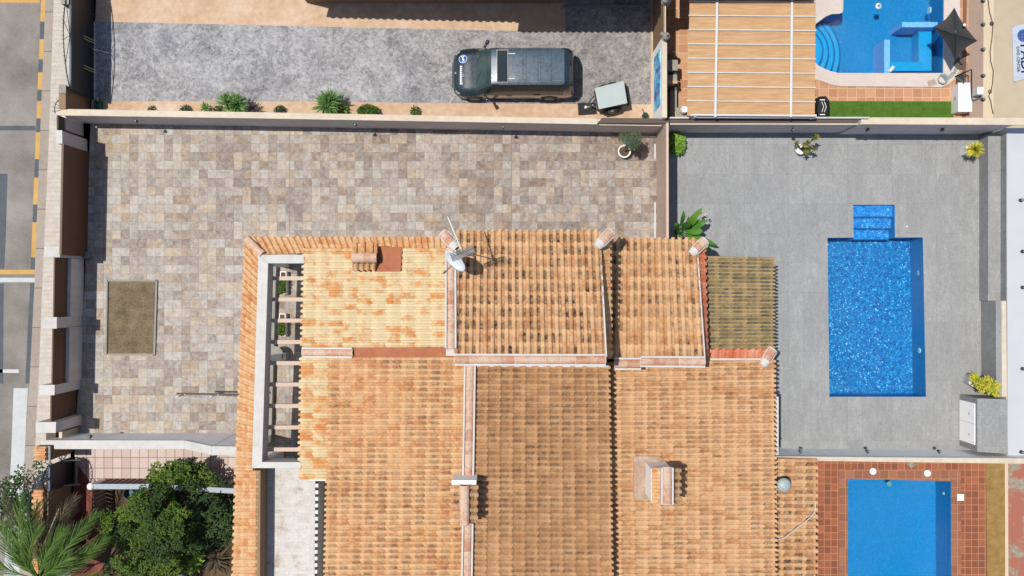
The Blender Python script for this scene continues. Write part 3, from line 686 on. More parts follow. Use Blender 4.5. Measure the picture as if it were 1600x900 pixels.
tile_roof('eave_tiles', house, (394, 371, 2.85), (702, 371, 2.85), (702, 389, 3.02), (409, 398, 3.1), 31, 2, M['roof_fresh'], .06, 8)
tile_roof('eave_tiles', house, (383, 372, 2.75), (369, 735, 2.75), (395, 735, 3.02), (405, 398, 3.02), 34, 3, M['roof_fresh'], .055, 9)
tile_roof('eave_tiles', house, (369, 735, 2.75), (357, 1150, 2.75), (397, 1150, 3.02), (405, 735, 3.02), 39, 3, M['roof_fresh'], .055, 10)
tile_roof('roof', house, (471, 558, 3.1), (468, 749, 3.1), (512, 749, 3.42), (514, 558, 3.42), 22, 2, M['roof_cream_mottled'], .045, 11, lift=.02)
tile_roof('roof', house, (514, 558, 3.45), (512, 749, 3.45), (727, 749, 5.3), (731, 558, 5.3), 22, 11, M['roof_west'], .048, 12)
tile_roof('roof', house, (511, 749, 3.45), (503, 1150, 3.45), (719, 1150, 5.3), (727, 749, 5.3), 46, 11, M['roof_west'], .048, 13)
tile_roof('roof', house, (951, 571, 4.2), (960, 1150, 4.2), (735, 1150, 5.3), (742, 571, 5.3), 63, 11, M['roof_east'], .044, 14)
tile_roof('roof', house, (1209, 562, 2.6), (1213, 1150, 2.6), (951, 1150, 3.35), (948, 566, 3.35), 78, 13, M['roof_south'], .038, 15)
# --- ridges
ridge('ridge_tiles', house, (734.5, 566, 5.36), (731.5, 752, 5.36), 9, .155)
ridge('ridge_tiles', house, (731, 817, 5.36), (726, 1150, 5.36), 15, .15, seed=1)
ridge('ridge_tiles', house, (711, 561.5, 6.18), (946, 562, 6.18), 10, .15, seed=2)
ridge('ridge_tiles', house, (1000, 564.5, 4.12), (1101, 565, 4.12), 5, .15, seed=3)
ridge('ridge_tiles', house, (960, 568, 4.1), (1001, 568, 4.1), 2, .17, seed=4)
ridge('ridge_tiles', house, (474, 550.5, 3.26), (552, 551, 3.84), 4, .14, seed=5)
mb = MB(); t = [W(697, 388, 5.25), W(713, 388, 5.25), W(713, 556, 6.28), W(697, 556, 6.28)]
mb.hexa([Vector((p.x, p.y, 4.0)) for p in reversed(t)][::1], list(reversed(t))); mb.build('parapet_wall', M['mortar'], house)
ridge('ridge_tiles', house, (704.5, 392, 5.27), (704.5, 545, 6.25), 7, .145, seed=6)
def slab(name, pts, mat, th=.05, parent=house):
    mb = MB(); q = [W(*p) for p in pts]
    if (q[1]-q[0]).cross(q[2]-q[0]).z < 0: q.reverse()
    mb.hexa([p-Vector((0, 0, th)) for p in q], q); return mb.build(name, mat, parent)
slab('valley_lining', [(471, 543.5, 3.2), (471, 558.5, 3.2), (714, 560, 4.9), (714, 543, 4.9)], M['terracotta_flat'], .2)
slab('roof_patch', [(588, 386, 4.02), (628, 386, 4.26), (626, 424, 4.26), (588, 424, 4.02)], M['terracotta_flat'], .12)
slab('roof_patch', [(553, 415, 3.72), (588, 415, 3.93), (588, 424, 3.93), (553, 424, 3.72)], M['terracotta_flat'], .05)
slab('mortar_line', [(743.5, 570, 5.36), (951, 571, 4.3), (951, 574, 4.3), (743.5, 573, 5.36)], M['mortar'], .05)
slab('mortar_line', [(1104, 560, 2.72), (1204, 560, 2.72), (1204, 563.5, 2.72), (1104, 563.5, 2.72)], M['mortar'], .06)
slab('mortar_line', [(936.5, 378, 5.1), (939, 378, 5.1), (948.6, 557, 6.3), (946, 557, 6.3)], M['mortar'], .1)
slab('mortar_line', [(1088, 384, 2.99), (1090, 384, 2.99), (1102.5, 560, 4.14), (1100.5, 560, 4.14)], M['mortar'], .1)
def hip_cap(x0, y0, x1, y1, z, wd, zc):
    mb = MB(); a = W(x0, y0, z); b = W(x1, y1, zc); mb.half(a, b, wd*1.05, wd*.9, at=(rng.random(), rng.random(), .01)); mb.half((a+b)/2, b+(b-a)*.05, wd*1.06, wd*.95, at=(rng.random(), rng.random(), .01))
    o = mb.build('hip_tile', M['roof_ridge'], house)
    mb = MB(); d = (b-a).normalized(); sd = d.cross(Vector((0, 0, 1))).normalized()
    mb.half(b-d*.03, b+d*.22, wd*1.15, wd*.8)
    for s in (-1, 1): mb.bar(a+sd*s*wd, b+sd*s*wd, .04, .06)
    mb.half(a-d*.03, a+d*.02, wd*1.14, wd*1.14)
    mb.build('mortar_line', M['mortar'], o)
hip_cap(954, 363, 938, 380, 5.12, .17, 5.3); hip_cap(1101, 377, 1085, 392, 3.0, .17, 3.15); hip_cap(1207, 547, 1196, 564, 2.75, .17, 2.85)
hip_cap(693, 365, 708, 382, 5.1, .17, 5.3); 
mb = MB(); mb.half(W(386, 373, 2.86), W(411, 398, 3.16), .15, .15, at=(.5, .5, .01)); mb.build('hip_tile', M['roof_ridge'], house)
mb = MB(); mb.tube([W(391, 371, 2.95), W(402, 381, 3.1), W(415, 396, 3.2)], .018); mb.build('cable', M['dark_cable'], house)
# --- chimneys
mb = MB(); mb.pr(706, 750.5, 744, 757, 6.3, 5.0); mb.build('chimney', M['wall_bright'], house)
def chim(x0, y0, x1, y1, zt, zb, mat, caps):
    mb = MB(); mb.pr(x0, y0, x1, y1, zt, zb); return mb.build('chimney', mat, house)
c1 = chim(716, 757.5, 733, 810, 6.2, 4.8, M['wall_white'], 0)
mb = MB()
for i in range(3): mb.half(W(725.5, 758+i*20, 6.45), W(725.5, 780+i*20, 6.45), .17, .155, at=(rng.random(), rng.random(), .01))
mb.build('chimney_cap', M['roof_ridge'], c1)
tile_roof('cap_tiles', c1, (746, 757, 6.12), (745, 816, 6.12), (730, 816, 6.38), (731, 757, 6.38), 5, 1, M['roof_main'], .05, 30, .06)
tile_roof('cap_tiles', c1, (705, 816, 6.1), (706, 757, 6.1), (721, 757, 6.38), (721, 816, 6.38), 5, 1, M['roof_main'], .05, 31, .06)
# eastern square chimney with little double pitched tile cap
slab('mortar_patch', [(990, 713, 3.38), (1032, 713, 3.25), (1032, 782, 3.25), (990, 780, 3.38)], M['mortar_patch'], .12)
a = W(1008.5, 721.5, 3.25); b = W(1040, 770, 3.25)
mb = MB(); mb.box(a.x, b.y, ZH(2.9), b.x, a.y, ZH(4.62)); c2 = mb.build('chimney', M['wall_bright'], house)
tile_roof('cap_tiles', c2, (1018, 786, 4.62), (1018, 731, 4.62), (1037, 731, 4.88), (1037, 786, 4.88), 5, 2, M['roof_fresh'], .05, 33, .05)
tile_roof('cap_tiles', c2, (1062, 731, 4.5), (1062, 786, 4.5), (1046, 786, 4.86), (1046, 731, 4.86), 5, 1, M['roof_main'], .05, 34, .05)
ridge('ridge_tiles', c2, (1042, 730, 4.95), (1042, 787, 4.95), 2, .17, seed=8)
# small half round vent hood on the cream roof
tile_roof('vent_hood', house, (551, 380, 4.25), (589, 380, 4.25), (589, 396, 4.5), (551, 396, 4.5), 3, 1, M['roof_fresh'], .09, 35, .25)
tile_roof('vent_hood', house, (587, 422, 4.05), (551, 422, 4.05), (551, 408, 4.4), (587, 408, 4.4), 4, 1, M['roof_fresh'], .08, 36, .25)
ridge('ridge_tiles', house, (550.5, 402, 4.45), (588, 402, 4.45), 2, .19, mortar=False, seed=9)
mb = MB(); mb.pr(553, 390, 586, 412, 4.42, 3.5); mb.build('chimney', M['wall_dark'], house)
# --- white frame over the patio, and its beams
mb = MB()
mb.pp([(403.5, 398), (475, 398), (475, 411.5), (419, 411.5)], 3.2, 2.42)
mb.pp([(403.5, 398), (419, 411.5), (409.5, 722), (393.5, 731.5)], 3.199, 2.42)
mb.pp([(393.5, 731.5), (409.5, 722), (470, 722), (470, 731.5)], 3.198, 2.42)
fr = mb.build('patio_frame', M['coping_white'], house, bevel=.01)
for i, y in enumerate((435, 468, 501, 534.5, 567.5, 601, 634.5, 668, 702.5)):
    mb = MB(); mb.pr(421-i*1.1, y-3.2, 484-i*.6, y+3.0, 2.46, 2.3)
    mb.build('beam', plain('beam_render', C(240, 214, 194), .85, .04, 4) if i == 0 else bpy.data.materials['beam_render'], house, bevel=.006)
mb = MB(); mb.pp([(428, 414), (431.5, 414), (423, 705), (419, 705)], .3, 0); mb.build('low_wall', M['stone_grey'], house)
for px, py in ((404, 402), (395, 726), (399, 560)):
    mb = MB(); a = W(px+3, py, 2.4); mb.box(a.x, a.y-.3, 0, a.x+.28, a.y, ZH(2.42)); mb.build('column', M['wall_white'], house)
# --- whitewashed flat terrace roof and its parapet
mb = MB(); mb.pp([(410, 731), (486, 731), (484, 1150), (408, 1150)], 2.15, 2.0); mb.build('flat_roof', M['whitewash'], house)
mb = MB(); mb.pp([(400, 735), (407, 735), (404.5, 1150), (397, 1150)], 3.08, 2.0); mb.build('parapet_wall', M['wall_tan'], house)
mb = MB(); mb.pp([(484, 752), (492.5, 752), (489.5, 1150), (480.5, 1150)], 2.95, 0); pw = mb.build('parapet_wall', M['coping_white'], house)
for i in range(24):
    y = 756+i*10.35; mb = MB(); x = 492.7-(y-752)*.012; mb.pr(x-.2, y, x+4.6, y+5.6, 2.94, 2.6); mb.build('corbel', M['white_metal'], pw)
mb = MB(); mb.pr(484, 745, 512, 751.5, 2.9, 0); mb.build('wall', M['wall_white'], house)
mb = MB(); a = W(494, 752, .3); b = W(545, 1150, .3); mb.box(a.x, b.y, 0.01, b.x, a.y, .3); mb.build('recess_floor', M['deep_brown'], house)
for x, y in ((1200, 408), (1200, 540)):
    mb = MB(); a = W(x, y, 2); mb.box(a.x-.08, a.y-.08, 0, a.x+.08, a.y+.08, ZH(1.98)); mb.build('column', M['wall_white'], house)
mb = MB(); mb.pr(1212.5, 620, 1216.5, 711, 2.1, 0); mb.build('white_pilaster', M['white_metal'], house)

# ================================================================ OTHER BUILDINGS
ZOFF = 0.0
por = thing('neighbour_porch', W(1245, 850, 0), 'low tiled porch of the lower neighbour, beside the red clay deck', 'porch')
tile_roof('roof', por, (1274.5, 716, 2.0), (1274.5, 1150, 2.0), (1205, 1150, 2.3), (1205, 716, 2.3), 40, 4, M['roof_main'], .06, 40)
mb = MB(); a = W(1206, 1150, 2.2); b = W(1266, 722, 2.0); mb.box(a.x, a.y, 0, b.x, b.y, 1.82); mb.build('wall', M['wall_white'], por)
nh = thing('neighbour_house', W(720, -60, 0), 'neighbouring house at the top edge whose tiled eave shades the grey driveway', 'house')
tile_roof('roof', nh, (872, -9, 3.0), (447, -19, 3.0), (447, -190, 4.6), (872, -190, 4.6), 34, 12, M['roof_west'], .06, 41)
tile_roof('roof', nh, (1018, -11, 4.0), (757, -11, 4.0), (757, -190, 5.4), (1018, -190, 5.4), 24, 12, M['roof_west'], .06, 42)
a = W(480, 3, 0); b = W(876, -160, 0)
mb = MB(); mb.box(a.x, a.y-.05, 0, b.x, b.y, 2.85); mb.build('wall', M['wall_tan'], nh)
mb = MB(); a = W(876, -14, 0); b = W(1016, -160, 0); mb.box(a.x, a.y, 0, b.x, b.y, 3.85); mb.build('wall', M['wall_tan'], nh)
mb = MB(); a = W(1045, -3, 3.3); b = W(1272, -190, 3.3); mb.box(a.x, a.y, 3.1, b.x, b.y, 3.3); ph = thing('poolside_porch', W(1150, -80), 'flat roofed porch beyond the top edge that shades tiles above the barbecue', 'porch'); mb.build('flat_roof', M['wall_white'], ph)
for q in (1050, 1268):
    mb = MB(); c = W(q, -8, 3.1); mb.box(c.x-.1, c.y, 0, c.x+.1, c.y+.2, 3.09); mb.build('column', M['wall_white'], ph)
mb = MB(); a = W(884, -12, 0); b = W(1000, -14, 0); mb.box(a.x, a.y, 0, b.x, b.y+.01, 2.3); mb.build('garage_door', M['brown_metal'], nh)
mb = MB(); a = W(880, 10, 0); b = W(1003, 8, 0); mb.box(a.x, a.y-.05, 0.004, b.x, b.y, .05); mb.build('threshold', M['grey_metal'], nh)
pl = MB(); pl.pp([(1572.5, 200), (2100, 200), (2100, 714), (1574.5, 714)], 1.15, 0.001)
tag(pl.build('raised_flat_roof', M['platform']), 'pale grey painted flat roof along the right edge, higher than the slab terrace', 'flat roof')
pl = MB(); pl.pp([(1565, 470), (1572.3, 470), (1574.3, 714), (1574, 714), (1572, 620), (1565.5, 620)], 1.16, 0)
tag(pl.build('cream_coping_strip', M['coping']), 'narrow cream coping strip between grey slab bench and pale flat roof', 'coping')
bn = thing('tiled_bench', W(1535, 350), 'long grey tiled bench with backrest along the right side of the slab terrace', 'bench')
mb = MB(); mb.pp([(1544, 210), (1563.5, 210), (1563.5, 470), (1544, 470)], .72, 0); mb.build('seat', M['terrace'], bn)
mb = MB(); a = W(1564, 210, .72); b = W(1566, 470, .72); x2 = W(1572.3, 0, 1.15).x; mb.box(a.x, b.y, 0, x2, a.y, 1.16); mb.build('backrest', M['terrace'], bn)
mb = MB(); mb.pp([(1556, 470.5), (1565, 470.5), (1565.5, 620), (1556.5, 620)], 1.17, 0); mb.build('planter_wall', M['terrace'], bn)

# ================================================================ WALLS
def wall(label, parts, cat='wall', name='boundary_wall'):
    """parts: (part name, pixel polygon of the top, top z, bottom z, material)"""
    pts = [W(p[0], p[1], 0) for q in parts[:1] for p in q[1]]
    c = sum(pts, Vector())/len(pts)
    t = thing(name, (c.x, c.y, 0), label, cat)
    for nm, poly, zt, zb, m in parts:
        mb = MB(); mb.pp(poly, zt, zb); mb.build(nm, m, t, bevel=.012 if 'coping' in nm else 0)
    return t
def in_(poly, k):   # inset helper in y for bodies under copings
    return [(x, y+k if i in (0, 1) else y-k) for i, (x, y) in enumerate(poly)]
wall('long cream-capped grey wall between grey driveway and mixed stone courtyard', [
    ('wall_body', [(96, 171.8), (937, 186.6), (937, 193.0), (96, 179)], 1.95, 0, M['wall_grey']),
    ('coping', [(90, 170), (400, 175.2), (934, 185), (934, 194.3), (400, 185), (90, 180.3)], 2.0, 1.94, M['coping'])])
wall('brown-capped raised end of the long wall beside box trailer and potted olive', [
    ('wall_body', [(936, 186.8), (1045, 188), (1045, 194.6), (936, 193)], 2.0, 0, M['wall_grey']),
    ('coping', [(933, 192.3), (941, 184), (1046, 185), (1046, 192.9)], 2.15, 2.0, M['wall_dark']),
    ('white_trim', [(936, 194.3), (1034, 195.6), (1034, 196.8), (936, 195.5)], 2.0, 1.93, M['coping'])])
wall('low brown-capped wall between wood-tone awning and grey slab terrace', [
    ('wall_body', [(1048, 187.5), (1340, 187.5), (1340, 193.3), (1048, 193.3)], 2.15, 0, M['wall_grey']),
    ('coping', [(1047, 186.5), (1344, 186.5), (1339, 192.3), (1047, 192.3)], 2.2, 2.15, M['wall_dark']),
    ('white_trim', [(1047, 192.8), (1340, 193), (1340, 194.8), (1047, 194.6)], 2.16, 2.08, M['coping']),
    ('white_trim', [(1047, 182.6), (1360, 182.6), (1358, 185), (1047, 185)], 2.24, 2.0, M['coping_white'])])
wall('taller cream-capped wall between artificial lawn and grey slab terrace', [
    ('wall_body', [(1346, 186.6), (1590, 187), (1590, 193.5), (1346, 193.5)], 2.45, 0, M['wall_grey']),
    ('coping', [(1341, 194.2), (1362, 183.2), (1600, 184), (1640, 185), (1640, 195.5), (1586, 195.2), (1362, 194.2)], 2.5, 2.44, M['coping'])])
wall('brown wall dividing stone courtyard from grey slab terrace', [
    ('wall_body', [(1044.6, 192), (1045, 400), (1041.2, 400), (1041.2, 192)], 2.4, 0, M['wall_brown']),
    ('wall_trim', [(1041, 192), (1042, 192), (1042, 400), (1041, 400)], 2.402, 2.3, M['wall_brown'])])
for y0, y1 in ((225, 248), (316, 372)):
    mb = MB(); mb.pr(1022.6, y0, 1024.6, y1, .06, .0)
    tag(mb.build('floor_trim', M['white_metal']), 'short white floor trim at foot of brown wall, %s' % ('near the potted olive' if y0 < 300 else 'close to the house roof'), 'trim')
mb = MB()
t = wall('cream wall with blue mural between grey driveway and patio awning', [
    ('wall_body', [(1035, 57.5), (1042, 57.5), (1042, 183.5), (1035, 183.5)], 2.55, 0, M['wall_bright']),
    ('coping', [(1034.4, 57), (1042.4, 57), (1042.4, 183.8), (1034.4, 183.8)], 2.6, 2.55, M['coping'])])
x = W(1035, 0, 2.55).x-.02; y0 = W(0, 84, 1.3).y; y1 = W(0, 170, 1.3).y
mb = MB(); mb.box(x, y1, .6, x+.018, y0, 2.1); mb.build('mural', M['mural'], t)
wall('brown wall stub with dark cap at top edge beside the garage', [
    ('wall_body', [(1036.5, -120), (1040, -120), (1040, 56), (1036.5, 56)], 2.6, 0, M['wall_tan']),
    ('coping', [(1038.6, -120), (1040.6, -120), (1040.6, 56.6), (1038.6, 56.6)], 2.63, 2.6, M['coping'])])
def finial(px, py, z, label):
    c = W(px, py, z); mb = MB(); mb.lathe(c, [(.13, 0), (.13, .05), (.05, .1), (.07, .16), (.13, .24), (.15, .32), (.12, .4), (.05, .46), (.03, .5), (.06, .54), (.04, .6), (.01, .63)], 12)
    mb.lathe(c+Vector((-.12, .14, 0)), [(.08, 0), (.09, .08), (.06, .18), (.02, .22)], 8)
    tag(mb.build('stone_finial', M['stone_grey'], smooth=True), label, 'finial', 'stone finials on the mural wall')
finial(1039, 60, 2.6, 'grey stone finial on the corner of the mural wall'); finial(1038, 3, 2.63, 'grey stone finial at the top edge of the photo above brown wall')
# south right wall
wall('white wall with cream coping between slab terrace and red clay deck', [
    ('wall_body', [(1214, 714), (1572, 717), (1660, 718), (1660, 724), (1214, 718.5)], 1.95, 0, M['wall_blue']),
    ('coping', [(1212, 713), (1600, 716.2), (1660, 716.8), (1660, 725.5), (1212, 719.6)], 2.0, 1.95, M['coping'])])
# south left wall, stepping up towards the house
t = thing('boundary_wall', W(230, 676), 'white-capped wall stepping up to the house between courtyard and pink tiled entrance', 'wall')
def ramp_wall(z0, z1, poly0, poly1, nm, mat, th):
    mb = MB()
    for (A, B) in ((poly0, poly1),):
        q = [W(*A[0]), W(*B[0]), W(*B[1]), W(*A[1])]
        if (q[1]-q[0]).cross(q[2]-q[0]).z < 0: q.reverse()
        mb.hexa([Vector((p.x, p.y, p.z-th if th < 1 else 0)) for p in q], q)
    mb.build(nm, mat, t)
zt2 = 3.2
mb = MB(); mb.pp([(66, 689), (290, 689), (290, 700.5), (86, 700.5), (84, 694), (66, 694)], 1.95, 0); mb.build('wall_body', M['wall_blue'], t)
mb = MB(); mb.pp([(63, 688), (288, 688.3), (288, 701.5), (85, 701.7), (84, 695), (63, 695)], 2.0, 1.951); mb.build('coping', M['coping_white'], t)
ramp_wall(0, 0, [(289.5, 689, 1.95), (289.5, 700.5, 1.95)], [(330, 697.5, zt2-.05), (330, 709.5, zt2-.05)], 'wall_body', M['wall_blue'], 9)
ramp_wall(0, 0, [(288.2, 688.3, 2.0), (288.2, 701.5, 2.0)], [(331, 697.2, zt2), (331, 711, zt2)], 'coping', M['coping_white'], .05)
mb = MB(); mb.pp([(330.5, 697.8), (392, 698.5), (392, 709.5), (330.5, 709.5)], zt2-.05, 0); mb.build('wall_body', M['wall_blue'], t)
mb = MB(); mb.pp([(331.4, 697.2), (392, 698), (392, 711.6), (331.4, 711.2)], zt2, zt2-.05); mb.build('coping', M['coping_white'], t)
# west street wall with piers, recessed panels
wf = thing('street_wall', W(120, 520), 'white street wall with pillars and brown infill panels left of the stone courtyard', 'wall')
Z = 2.15
for poly in ([(66, 403-7), (85.5, 401.5), (105.5, 401.5)][:0] or [(70, 386), (94, 386), (93, 401.5), (68, 401.5)], [(66, 496), (88.5, 496), (88, 513), (66, 513)], [(62, 602), (85, 602), (84.5, 617), (62, 617)], [(56, 660), (87, 660), (86.5, 676), (56, 676)]):
    mb = MB(); mb.pp(poly, Z, 0); mb.build('pillar', M['wall_grey'], wf)
    mb = MB(); mb.pp([(x-.5 if i in (0, 3) else x+.6, y-.6 if i < 2 else y+.6) for i, (x, y) in enumerate(poly)], Z+.05, Z); mb.build('coping', M['coping_white'], wf, bevel=.01)
for (xa, ya, xb, yb) in ((83.5, 402, 82, 496), (81, 513.5, 79.5, 602)):
    a = W(xa, ya, Z); b = W(xb, yb, Z)
    mb = MB(); mb.prism([(a.x, a.y), (b.x, b.y), (b.x+.05, b.y), (a.x+.05, a.y)], 1.1, Z-.02); mb.build('infill_panel', M['brown_metal'], wf)
    mb = MB(); mb.prism([(a.x-.05, a.y), (b.x-.05, b.y), (b.x+.19, b.y), (a.x+.19, a.y)], 0, 1.1); mb.build('low_wall', M['wall_grey'], wf)
# pillar left of the brown gate (up at the corner)
mb = MB(); mb.pp([(88, 204), (96.5, 204), (97, 224), (88, 224)], Z, 0); mb.build('pillar', M['wall_grey'], wf)
mb = MB(); mb.pp([(87.5, 203.5), (97, 203.5), (97.5, 224.5), (87.5, 224.5)], Z+.05, Z); mb.build('coping', M['coping_white'], wf)
mb = MB(); mb.pp([(97, 181), (103, 181), (103, 203), (97, 203)], 1.5, 0); mb.build('low_wall', M['wall_grey'], wf)
mb = MB(); mb.pp([(88.5, 180), (91, 180), (91, 203), (88.5, 203)], 2.0, 0); mb.build('meter_cupboard', M['wall_dark'], wf)
mb = MB(); mb.pp([(72, 676.5), (87, 676.5), (87, 687), (72, 687)], 1.2, 0); mb.build('mailbox_recess', M['wall_dark'], wf)
mb = MB(); mb.pp([(92, 675), (97, 675), (97, 684.5), (92, 684.5)], 1.4, 0); mb.build('mailbox', M['coping'], wf)
mb = MB(); a = W(128, 402); b = W(121, 580); mb.bar(a+Vector((.02, 0, .04)), b+Vector((.02, 0, .04)), .07, .05); 
tag(mb.build('gate_rail', M['black_metal']), 'dark sliding gate rail on courtyard paving at foot of street wall', 'rail')
g = thing('sliding_gate', W(134, 310), 'solid brown sliding vehicle gate on the street side of stone courtyard', 'gate')
a = W(97, 225, 2.25); b = W(93.5, 398, 2.25)
mb = MB(); mb.prism([(a.x, a.y), (b.x, b.y), (b.x+.05, b.y), (a.x+.05, a.y)], .05, 2.22); mb.build('panel', M['brown_metal'], g)
mb = MB(); mb.prism([(a.x-.015, a.y), (b.x-.015, b.y), (b.x+.065, b.y), (a.x+.065, a.y)], 2.221, 2.26); mb.build('top_rail', M['brown_metal'], g)
mb = MB(); c = W(134, 400); mb.box(c.x-.1, c.y-.1, 0, c.x+.25, c.y+.18, .28); mb.build('motor_box', M['grey_metal'], g, bevel=.02)
g = thing('pedestrian_door', W(116, 638), 'small brown pedestrian door between two white pillars of street wall', 'door')
a = W(78.5, 618, 2.1); b = W(78, 659, 2.1)
mb = MB(); mb.prism([(a.x, a.y), (b.x, b.y), (b.x+.05, b.y), (a.x+.05, a.y)], .03, 2.1); mb.build('panel', M['brown_metal'], g)
mb = MB(); c = Vector((a.x+.05, (a.y+b.y)/2-.35, 1.05)); mb.tube([c, c+Vector((.06, 0, 0)), c+Vector((.06, .12, 0))], .012); mb.build('handle', M['grey_metal'], g)

# arched iron gates
def arch(mb, x, y0, y1, z0, rise, r=.022, n=28, spikes=True, spokes=5):
    pts = []
    for i in range(n+1):
        s = i/n; pts.append(Vector((x, y0+(y1-y0)*s, z0+rise*math.sin(math.pi*s)**.8)))
    mb.tube(pts, r, 6)
    if spikes:
        for i in range(1, n):
            p = pts[i]; d = (pts[i+1]-pts[i-1]).normalized(); nn = Vector((0, -d.z, d.y)) if d.y > 0 else Vector((0, d.z, -d.y))
            mb.tube([p, p+nn*.1+Vector((-.03, 0, 0))], .014, 5, .002)
    for k in range(1, spokes):
        a = math.pi*k/spokes; c = Vector((x, (y0+y1)/2, z0+.02)); i = int(n*k/spokes); mb.tube([c, pts[i]], .012, 5)
GZ = .15
g = thing('iron_gate', W(146, 74), 'black double iron gate with wide spiked arch at the grey driveway', 'gate')
x = W(110, 0, 2.05).x; ya = W(0, -14, 1.0).y; yb = W(0, 148, 1.0).y; ym = (ya+yb)/2
for (p, q) in ((ya, ym+.01), (ym-.01, yb)):
    mb = MB(); mb.box(x-.02, min(p, q), .06, x+.02, max(p, q), 2.0); o = mb.build('gate_leaf', M['black_metal'], g)
mb = MB(); mb.box(x-.035, yb, 2.0, x+.035, ya, 2.07); mb.build('top_rail', M['blue_metal'], g)
mb = MB(); arch(mb, x, ya, yb, 2.07, .55); mb.build('arch', M['black_metal'], g)
for yy in (W(0, 68).y, W(0, 113).y):
    mb = MB(); mb.bar((x+.02, yy-.05, 1.0), (x+.3, yy-.15, .5), .03, .03); mb.bar((x+.02, yy+.05, 1.0), (x+.3, yy-.05, .5), .03, .03); mb.build('brace', M['gold'], g)
mb = MB(); c = W(146, 26); mb.lathe(c+Vector((0, 0, 0)), [(.1, 0), (.12, .1), (.06, .2), (.1, .3), (.04, .45)], 8); tag(mb.build('gate_stop', M['black_metal'], smooth=True), 'black iron gate stop at upper post of spiked driveway gate', 'gate stop')
wall('brown pillar and short wall at lower side of driveway gate', [
    ('pillar', [(92, 133), (102.5, 133), (102.5, 170), (92, 170)], 2.1, 0, M['wall_tan']),
    ('coping', [(91.5, 132), (103, 132), (103, 146), (91.5, 146)], 2.16, 2.1, M['stone_grey'])])
wall('brown pillar at upper side of driveway gate', [
    ('pillar', [(95, -60), (107, -60), (107, 6), (95, 6)], 2.1, 0, M['wall_tan']),
    ('coping', [(94.5, -60), (107.5, -60), (107.5, 6.5), (94.5, 6.5)], 2.16, 2.1, M['stone_grey'])])
mb = MB(); cc = W(101, 171, 2.0); pts = [cc+Vector((-.38*math.sin(a), 0.45*math.cos(a), .02)) for a in [R(-5+115*i/12) for i in range(13)]]
mb.tube(pts, .02, 6)
for p in pts[1::2]: mb.tube([p, p+(p-cc).normalized()*.1+Vector((0, 0, .03))], .012, 5, .003); mb.tube([cc+(p-cc)*.35, p], .01, 5)
tag(mb.build('iron_fan', M['black_metal']), 'black spiked iron fan ornament on wall corner by the pavement', 'ornament')
t = thing('jerry_can', W(157, 164), 'small green canister standing by wall near driveway gate', 'canister')
mb = MB(); c = W(157, 165); mb.box(c.x-.12, c.y-.2, 0, c.x+.12, c.y+.16, .35); mb.build('body', M['green_plastic'], t, bevel=.03)
mb = MB(); mb.tube([c+Vector((.04, .12, .35)), c+Vector((.07, .24, .46))], .03, 8); mb.build('spout', M['gold'], t)
# lower left entrance gate
g = thing('iron_gate', W(110, 738), 'small dark arched iron gate at pink tiled entrance, lower left', 'gate')
x = W(76, 0, 2.0).x; ya = W(0, 720, 1.0).y; yb = W(0, 761, 1.0).y
mb = MB(); mb.box(x-.02, yb, .05, x+.02, ya, 1.9); mb.build('gate_leaf', M['black_metal'], g)
mb = MB(); mb.box(x-.03, yb, 1.9, x+.03, ya, 1.96); mb.build('top_rail', M['blue_metal'], g)
mb = MB(); arch(mb, x, ya, yb, 1.96, .5, n=20); mb.build('arch', M['black_metal'], g)
for yy in (ya-.03, yb+.03):
    mb = MB(); mb.bar((x+.03, yy, .9), (x+.45, yy-.05, .35), .05, .05); mb.build('brace', M['grey_metal'], g)
mb = MB(); mb.bar((x+.3, ya, .35), (x+.3, yb, .35), .05, .05); mb.build('lower_rail', M['grey_metal'], g)
t = wall('tan gate pillar with orange tile cap beside lower left gate', [('pillar', [(57, 697), (79, 697), (79, 719), (57, 719)], 1.95, 0, M['wall_tan'])], 'pillar', 'gate_pillar')
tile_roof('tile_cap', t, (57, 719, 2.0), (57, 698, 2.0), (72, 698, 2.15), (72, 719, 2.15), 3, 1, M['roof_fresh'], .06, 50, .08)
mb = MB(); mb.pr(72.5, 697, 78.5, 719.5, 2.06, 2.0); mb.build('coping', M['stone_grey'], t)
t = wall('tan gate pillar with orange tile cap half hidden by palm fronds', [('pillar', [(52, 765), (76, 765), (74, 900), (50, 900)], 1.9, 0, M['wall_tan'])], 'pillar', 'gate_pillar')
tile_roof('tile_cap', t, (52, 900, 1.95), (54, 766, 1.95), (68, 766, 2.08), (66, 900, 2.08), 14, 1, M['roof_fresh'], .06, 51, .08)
# picket fence of the entrance garden
M['rail_blue'] = plain('pale_blue_rail_paint', C(196, 208, 218), .7, .08, 4)
f = thing('railing', W(260, 755), 'pale blue railing with slanting pickets between pink tiles and garden', 'railing')
A = W(142, 760, 1.25); B = W(240, 760, 1.25); Cc = W(385, 768, 1.25)
mb = MB(); mb.bar(A, B, .2, .08); mb.bar(B, Cc, .2, .08); mb.build('top_rail', M['rail_blue'], f)

